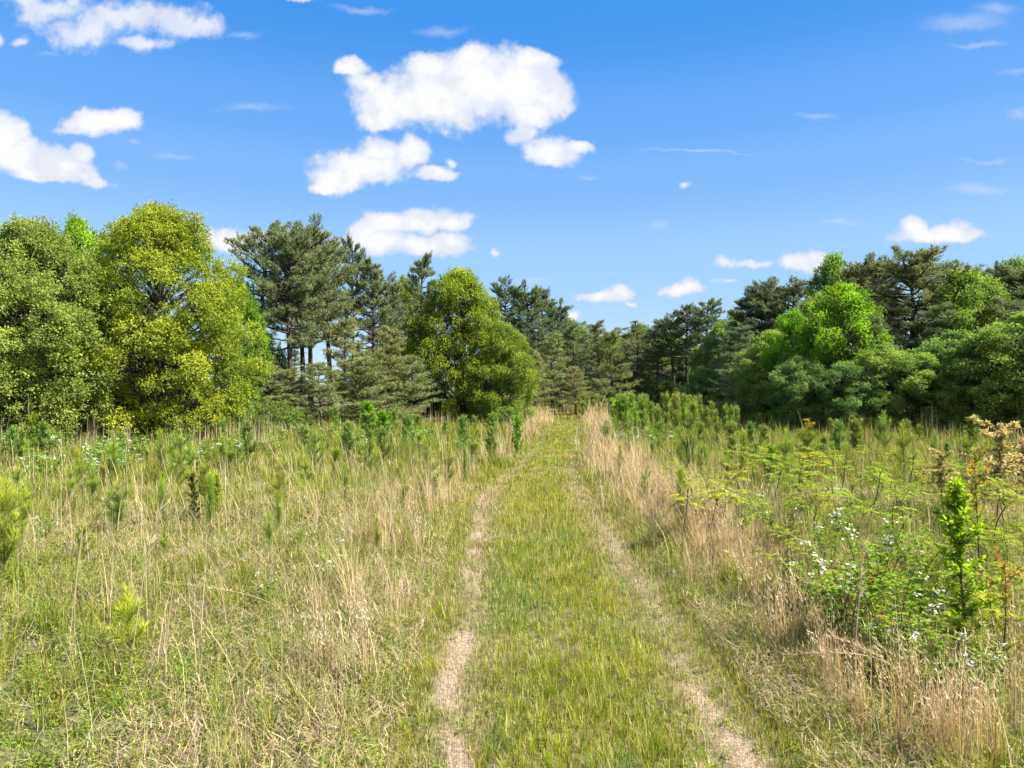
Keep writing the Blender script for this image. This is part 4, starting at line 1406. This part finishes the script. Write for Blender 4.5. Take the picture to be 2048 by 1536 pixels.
def tuft(X, Y, size, pull, rng, seed):
    """gather blades into tussocks: returns new x, y, outward azimuth, outward amount 0..1 and two random numbers per tussock"""
    X0, Y0 = X, Y
    X, Y = X * .83 + Y * .56, Y * .83 - X * .56
    X, Y = X + size * 1.7 * vnoise(X, Y, size * 2.3, seed + 40), Y + size * 1.7 * vnoise(X, Y, size * 2.3, seed + 41)
    ix, iy = np.floor(X / size), np.floor(Y / size)

    def h(a, b, k):
        n = (a.astype(np.int64) * 374761393 + b.astype(np.int64) * 668265263 + (seed + k) * 974711) & 0x7fffffff
        n = ((n ^ (n >> 13)) * 1274126177) & 0x7fffffff
        return ((n ^ (n >> 16)) & 0xffff) / 65535.0
    cx, cy = (ix + .15 + .7 * h(ix, iy, 1)) * size, (iy + .15 + .7 * h(ix, iy, 2)) * size
    dx, dy = X - cx, Y - cy
    dx, dy = dx * .83 - dy * .56, dy * .83 + dx * .56
    cx, cy = X0 - dx, Y0 - dy
    r = np.hypot(dx, dy) / (size * .7)
    p = pull * rng.uniform(.5, 1.1, len(X))
    return cx + dx * (1 - p), cy + dy * (1 - p), np.arctan2(dy, dx) + rng.normal(0, .5, len(X)), np.clip(r, 0, 1), h(ix, iy, 3), h(ix, iy, 4)


def meadow():
    rng = np.random.default_rng(99)
    gG, gD, gS, gP, gW = Geo(), Geo(), Geo(), Geo(), Geo()
    dens = [3300, 2600, 1600, 750, 330, 95]
    for (y0, y1, segs), rho in zip(BANDS, dens):
        # ---- meadow green blades
        x, y = scatter(rho, y0, y1, rng)
        d = path_d(x, y)
        ad = np.abs(d) + .55 * (fbm(x, y, .8, 77) - .5)
        lush = fbm(x, y, 2.4, 41)
        edge = np.clip((ad - 1.0) / .7, 0, 1)
        straw = np.clip((fbm(x, y, 1.6, 47) - .40) * 3.5, 0, 1)
        # dry bands beside the path
        bandR = np.exp(-((d - 2.15 - .6 * (lush - .5)) / .85) ** 2) * np.clip((y - 5) / 4, 0, 1) * np.clip(.35 + 1.3 * fbm(x, y, 1.3, 53), 0, 1)
        bandL = .85 * np.exp(-((d + 2.0 + .6 * (lush - .5)) / .65) ** 2) * np.clip((y - 5) / 2, 0.1, 1) * np.clip((fbm(x, y, 1.6, 51) - .34) * 4, 0, 1)
        dryb = np.clip(bandR + bandL, 0, 1)
        far_tan = np.clip((y - 36) / 8, 0, 1) * np.exp(-((ad - 2.2) / 1.4) ** 2)
        far_tan = np.maximum(far_tan, np.clip((y - 55) / 2, 0, 1) * np.exp(-((x - 3) / 5) ** 2))
        dryb = np.clip(dryb + far_tan, 0, 1)
        inside = y < edge_d(x, y) + 2.5
        p_green = edge * (1 - .68 * dryb) * (1 - .30 * straw)
        keep = inside & (rng.random(len(x)) < p_green)
        X, Y, E = x[keep], y[keep], edge[keep]
        X, Y, oaz, oam, t1, t2 = tuft(X, Y, .30 if y0 < 14 else .55, .55, rng, 5)
        n = len(X)
        px_ = Y / 700.0
        Hh = (.55 + .95 * t1 ** 1.5) * rng.gamma(5, (.18 if y0 < 14 else .27) / 5, n) * (.45 + 1.0 * lush[keep]) * (.55 + .45 * E) * np.where(Y > 20, 1.15, 1)
        W = np.maximum(rng.uniform(.0035, .0065, n), px_ * rng.uniform(.35, .75, n))
        hue = fbm(X, Y, 3.5, 61)
        c = jitter((.20, .245, .028), n, .26, rng, .14)
        c *= np.stack([.7 + .5 * hue + .25 * t2, .8 + .2 * hue + .12 * t2, 1.1 - .3 * hue], -1)
        br = rng.random(n) < .35
        c[br] = jitter((.38, .39, .08), br.sum(), .15, rng, .1)
        dk = rng.random(n) < .14
        c[dk] = jitter((.09, .16, .025), dk.sum(), .15, rng)
        blades(gG, X, Y, ground_z(X, Y) - .01, Hh, W, np.abs(rng.normal(.25, .4, n)) + 1.0 * oam, oaz, segs, c, rng, .14)
        # ---- dry stems
        pd = edge * np.clip(.05 + .12 * straw + 1.1 * dryb, 0, 1) * .72
        keep = inside & (rng.random(len(x)) < pd)
        sel = np.flatnonzero(keep)
        X = x[sel] + rng.normal(0, .05, len(sel))
        Y = y[sel] + rng.normal(0, .05, len(sel))
        X, Y, oaz, oam, t1, t2 = tuft(X, Y, .42 if y0 < 14 else .7, .6, rng, 9)
        n = len(X)
        px_ = Y / 700.0
        db = dryb[sel]
        Hh = (.5 + 1.1 * t1 ** 1.5) * rng.gamma(4, (.22 if y0 < 14 else .28) / 4, n) * (.6 + .8 * db + .6 * vnoise(X, Y, .7, 71)) * (1 + .15 * (Y > 20))
        tall = rng.random(n) < .05
        Hh[tall] = rng.uniform(.5, .95, tall.sum())
        W = np.maximum(rng.uniform(.002, .0042, n), px_ * rng.uniform(.28, .6, n))
        az = np.where(rng.random(n) < .3, rng.normal(math.pi, .7, n), oaz)
        c = jitter((.42, .33, .165), n, .25, rng, .08)
        pk = rng.random(n) < .35
        c[pk] = jitter((.52, .39, .26), pk.sum(), .15, rng, .05)
        c *= 1 + .35 * db[:, None]
        gr = rng.random(n) < .25 * (1 - db)
        c[gr] = jitter((.44, .41, .14), gr.sum(), .15, rng, .05)
        blades(gD, X, Y, ground_z(X, Y) - .01, Hh, W, np.abs(rng.normal(.2, .45, n)) + .75 * oam, az, segs, c, rng, .16)
        hd = np.flatnonzero((rng.random(n) < .05) & (Hh > .35) & (Y < 30))
        if len(hd):
            p0 = np.stack([X[hd], Y[hd], ground_z(X[hd], Y[hd]) + Hh[hd] * .8], -1)
            spikes(gD, p0, rng.standard_normal((len(hd), 3)) * .3 + [0, 0, 1], rng.uniform(.05, .1, len(hd)), np.maximum(.008, Y[hd] / 700 * .8), (.62, .5, .36), None, rng)
        # ---- single tall pale stalks
        x, y = scatter([5, 5, 4, 3, 1.6, .7][BANDS.index((y0, y1, segs))], y0, y1, rng)
        k_ = (np.abs(path_d(x, y)) > 1.5) & (y < edge_d(x, y))
        X, Y = x[k_], y[k_]
        n = len(X)
        W = np.maximum(rng.uniform(.003, .006, n), Y / 700 * rng.uniform(.25, .55, n))
        az = np.where(rng.random(n) < .7, rng.normal(math.pi, .6, n), rng.uniform(0, 6.28, n))
        blades(gD, X, Y, ground_z(X, Y), rng.uniform(.5, 1.05, n), W, np.abs(rng.normal(.1, .55, n)), az, 6, jitter((.60, .49, .31), n, .15, rng, .05), rng, .05)
        # ---- matted litter
        if y0 < 20:
            x, y = scatter(rho * (1.0 if y0 < 12 else .4), y0, y1, rng)
            d = path_d(x, y)
            straw = np.clip((fbm(x, y, 1.6, 47) - .36) * 3.5, 0.12, .8)
            keep = (np.abs(d) > 1.2) & (rng.random(len(x)) < straw)
            X, Y = x[keep], y[keep]
            n = len(X)
            W = np.maximum(rng.uniform(.003, .006, n), Y / 700 * rng.uniform(.3, .6, n))
            c = jitter((.44, .35, .20), n, .32, rng, .12)
            blades(gS, X, Y, ground_z(X, Y) + rng.uniform(.01, .17, n), rng.uniform(.05, .17, n), W, rng.uniform(-.8, 1.2, n), rng.uniform(0, 6.28, n), max(2, segs - 1), c, rng, .2, rng.uniform(.8, 1.7, n))
        # ---- path grass
        pr = [5200, 4000, 2300, 950, 420, 170][BANDS.index((y0, y1, segs))]
        n = int(pr * 3.5 * (y1 - y0))
        y = rng.uniform(y0, y1, n)
        d = rng.uniform(-1.75, 1.75, n)
        x = path_c(y) + d / path_k(y)
        b = bare(x, y)
        tuftn = fbm(x, y, .55, 81)
        keep = rng.random(n) > np.clip(b * 1.35 - .35 * (fbm(x, y, .25, 99) > .55), 0, .95)
        keep &= rng.random(n) < .45 + .9 * tuftn
        keep &= rng.random(n) < np.clip((1.6 + .5 * (fbm(x, y, .8, 77) - .5) - np.abs(d)) / .5, 0, 1)
        X, Y, D_ = x[keep], y[keep], d[keep]
        X, Y, oaz, oam, t1, t2 = tuft(X, Y, .14 if y0 < 14 else .4, .28, rng, 13)
        n = len(X)
        tr = np.exp(-((np.abs(D_) - .86) / .25) ** 2)
        Hh = (.75 + .5 * t1) * rng.gamma(8, .11 / 8, n) * (1 - .55 * tr) * (.55 + .8 * tuftn[keep]) * np.clip(1 + (np.abs(D_) - 1.1) * 1.5, 1, 1.5)
        W = np.maximum(rng.uniform(.003, .0055, n), Y / 700 * rng.uniform(.3, .6, n))
        hue = .5 * fbm(X, Y, 1.1, 85) + .5 * np.clip((fbm(X, Y, 3.0, 86) - .5) * 2.5 + .5, 0, 1)
        c = jitter((.245, .29, .012), n, .26, rng, .12)
        c *= np.stack([.72 + .6 * hue, .9 + .25 * hue, .8 + .3 * hue], -1)
        gn = fbm(X, Y, .8, 87) > .62
        gn &= rng.random(n) < .7
        c[gn] = jitter((.14, .26, .035), gn.sum(), .15, rng)
        br = rng.random(n) < .12
        c[br] = jitter((.55, .50, .18), br.sum(), .15, rng)
        dry = rng.random(n) < (.18 + .3 * np.clip((fbm(X, Y, .9, 89) - .5) * 4, 0, 1))
        c[dry] = jitter((.48, .37, .18), dry.sum(), .2, rng)
        blades(gP, X, Y, ground_z(X, Y), Hh, W, np.abs(rng.normal(.25, .4, n)) + .8 * oam, oaz, max(2, segs - 1), c * (.88 + .24 * t2[:, None]), rng, .12)
        # pale seed heads of the path grass
        ns = int(n * .018) if y0 < 22 else 0
        if ns:
            q = rng.integers(0, n, ns)
            p0 = np.stack([X[q], Y[q], ground_z(X[q], Y[q]) + .10 + rng.uniform(0, .1, ns)], -1)
            spikes(gP, p0, rng.standard_normal((ns, 3)) * .25 + [0, 0, 1], rng.uniform(.03, .05, ns), np.maximum(.006, Y[q] / 700 * .6), (.5, .43, .22), None, rng)
        # straw lying in the wheel tracks
        n = int([1500, 1200, 650, 150, 0, 0][BANDS.index((y0, y1, segs))] * 1.2 * (y1 - y0))
        if n:
            y = rng.uniform(y0, y1, n)
            d = rng.choice([-.85, .86], n) + rng.normal(0, .22, n)
            x = path_c(y) + d / path_k(y)
            c = jitter((.45, .35, .215), n, .38, rng, .10)
            blades(gS, x, y, ground_lin(x, y) + rng.uniform(.014, .03, n), rng.uniform(.04, .13, n), np.maximum(.003, y / 700 * .35), rng.uniform(1.45, 1.7, n), rng.uniform(0, 6.28, n), 2, c, rng, .05)
    # ---- broad-leaved weeds
    for y0, y1, rho in ((2.6, 8, 420), (8, 15, 200), (15, 26, 50), (26, 45, 10)):
        x, y = scatter(rho, y0, y1, rng)
        d = np.abs(path_d(x, y))
        keep = (d > .1) & (rng.random(len(x)) < np.where(d < 1.25, .22, .35 + .9 * (fbm(x, y, 1.8, 91) > .5))) & (y < edge_d(x, y) + 3) & (bare(x, y) < .6)
        x, y, d = x[keep], y[keep], d[keep]
        n = len(x)
        nl = 12
        hs = np.where(d < 1.25, rng.uniform(.03, .09, n), rng.gamma(5, .20 / 5, n))
        i = np.repeat(np.arange(n), nl)
        k = np.tile(np.linspace(.25, 1, nl), n)
        ln = rng.normal(0, .2, (n, 2))
        pos = np.stack([x[i] + ln[i, 0] * k * hs[i], y[i] + ln[i, 1] * k * hs[i], ground_z(x, y)[i] + k * hs[i]], -1)
        pos[:, :2] += rng.normal(0, .012, (n * nl, 2))
        a = np.tile(np.arange(nl) * 2.4, n) + rng.uniform(0, 6, n)[i]
        ax = np.stack([np.cos(a), np.sin(a), rng.uniform(0, .6, n * nl)], -1)
        base = jitter((.19, .28, .03), n, .28, rng, .2)
        yel = rng.random(n) < .2
        base[yel] = jitter((.34, .38, .04), yel.sum(), .1, rng)
        sz = np.maximum(rng.uniform(.018, .045, n), y / 700 * 1.3)[i] * (1.1 - .5 * k)
        leaves(gW, pos, ax, np.tile([0, 0, 1.0], (n * nl, 1)) + rng.standard_normal((n * nl, 3)) * .45, sz * 1.15, sz * .34, base[i] * rng.uniform(.8, 1.2, (n * nl, 1)))
    tag(obj('meadow_grass', gG.mesh('meadow_grass', M_GRASS)), 'knee high green and yellowish grass covering the meadow', 'grass', None, 'stuff')
    tag(obj('dry_grass', gD.mesh('dry_grass', M_STRAW)), 'tan dry grass stems, thickest in bands beside the path', 'dry grass', None, 'stuff')
    tag(obj('straw_litter', gS.mesh('straw_litter', M_STRAW)), 'matted dead straw on the ground', 'straw', None, 'stuff')
    tag(obj('path_grass', gP.mesh('path_grass', M_GRASS)), 'short yellow green grass growing on the mown path', 'grass', None, 'stuff')
    tag(obj('weeds', gW.mesh('weeds', M_LEAF)), 'low broad leaved weeds among the grass', 'weeds', None, 'stuff')


meadow()


def fringe():
    """pale dead stems standing along the foot of the trees"""
    rng = np.random.default_rng(123)
    g = Geo()
    n = 2600
    u = np.concatenate([rng.uniform(-.85, -.3, 1500), rng.uniform(-.3, 0, 600), rng.uniform(.3, .85, 500)])
    e = np.interp(u, EU, ED)
    y = e + rng.uniform(-1.6, 1.2, n)
    x = u * y
    cl = fbm(x, y, 1.5, 7) > .45
    x, y = x[cl], y[cl]
    n = len(x)
    c = jitter((.46, .36, .24), n, .2, rng, .06)
    blades(g, x, y, ground_z(x, y), rng.gamma(9, .85 / 9, n), rng.uniform(.012, .022, n), np.abs(rng.normal(.12, .15, n)), rng.uniform(0, 6.28, n), 2, c, rng, .02)
    tag(obj('dead_stems', g.mesh('dead_stems', M_STRAW)), 'row of pale dead stems along the shaded foot of the trees', 'dead stems', None, 'stuff')


fringe()
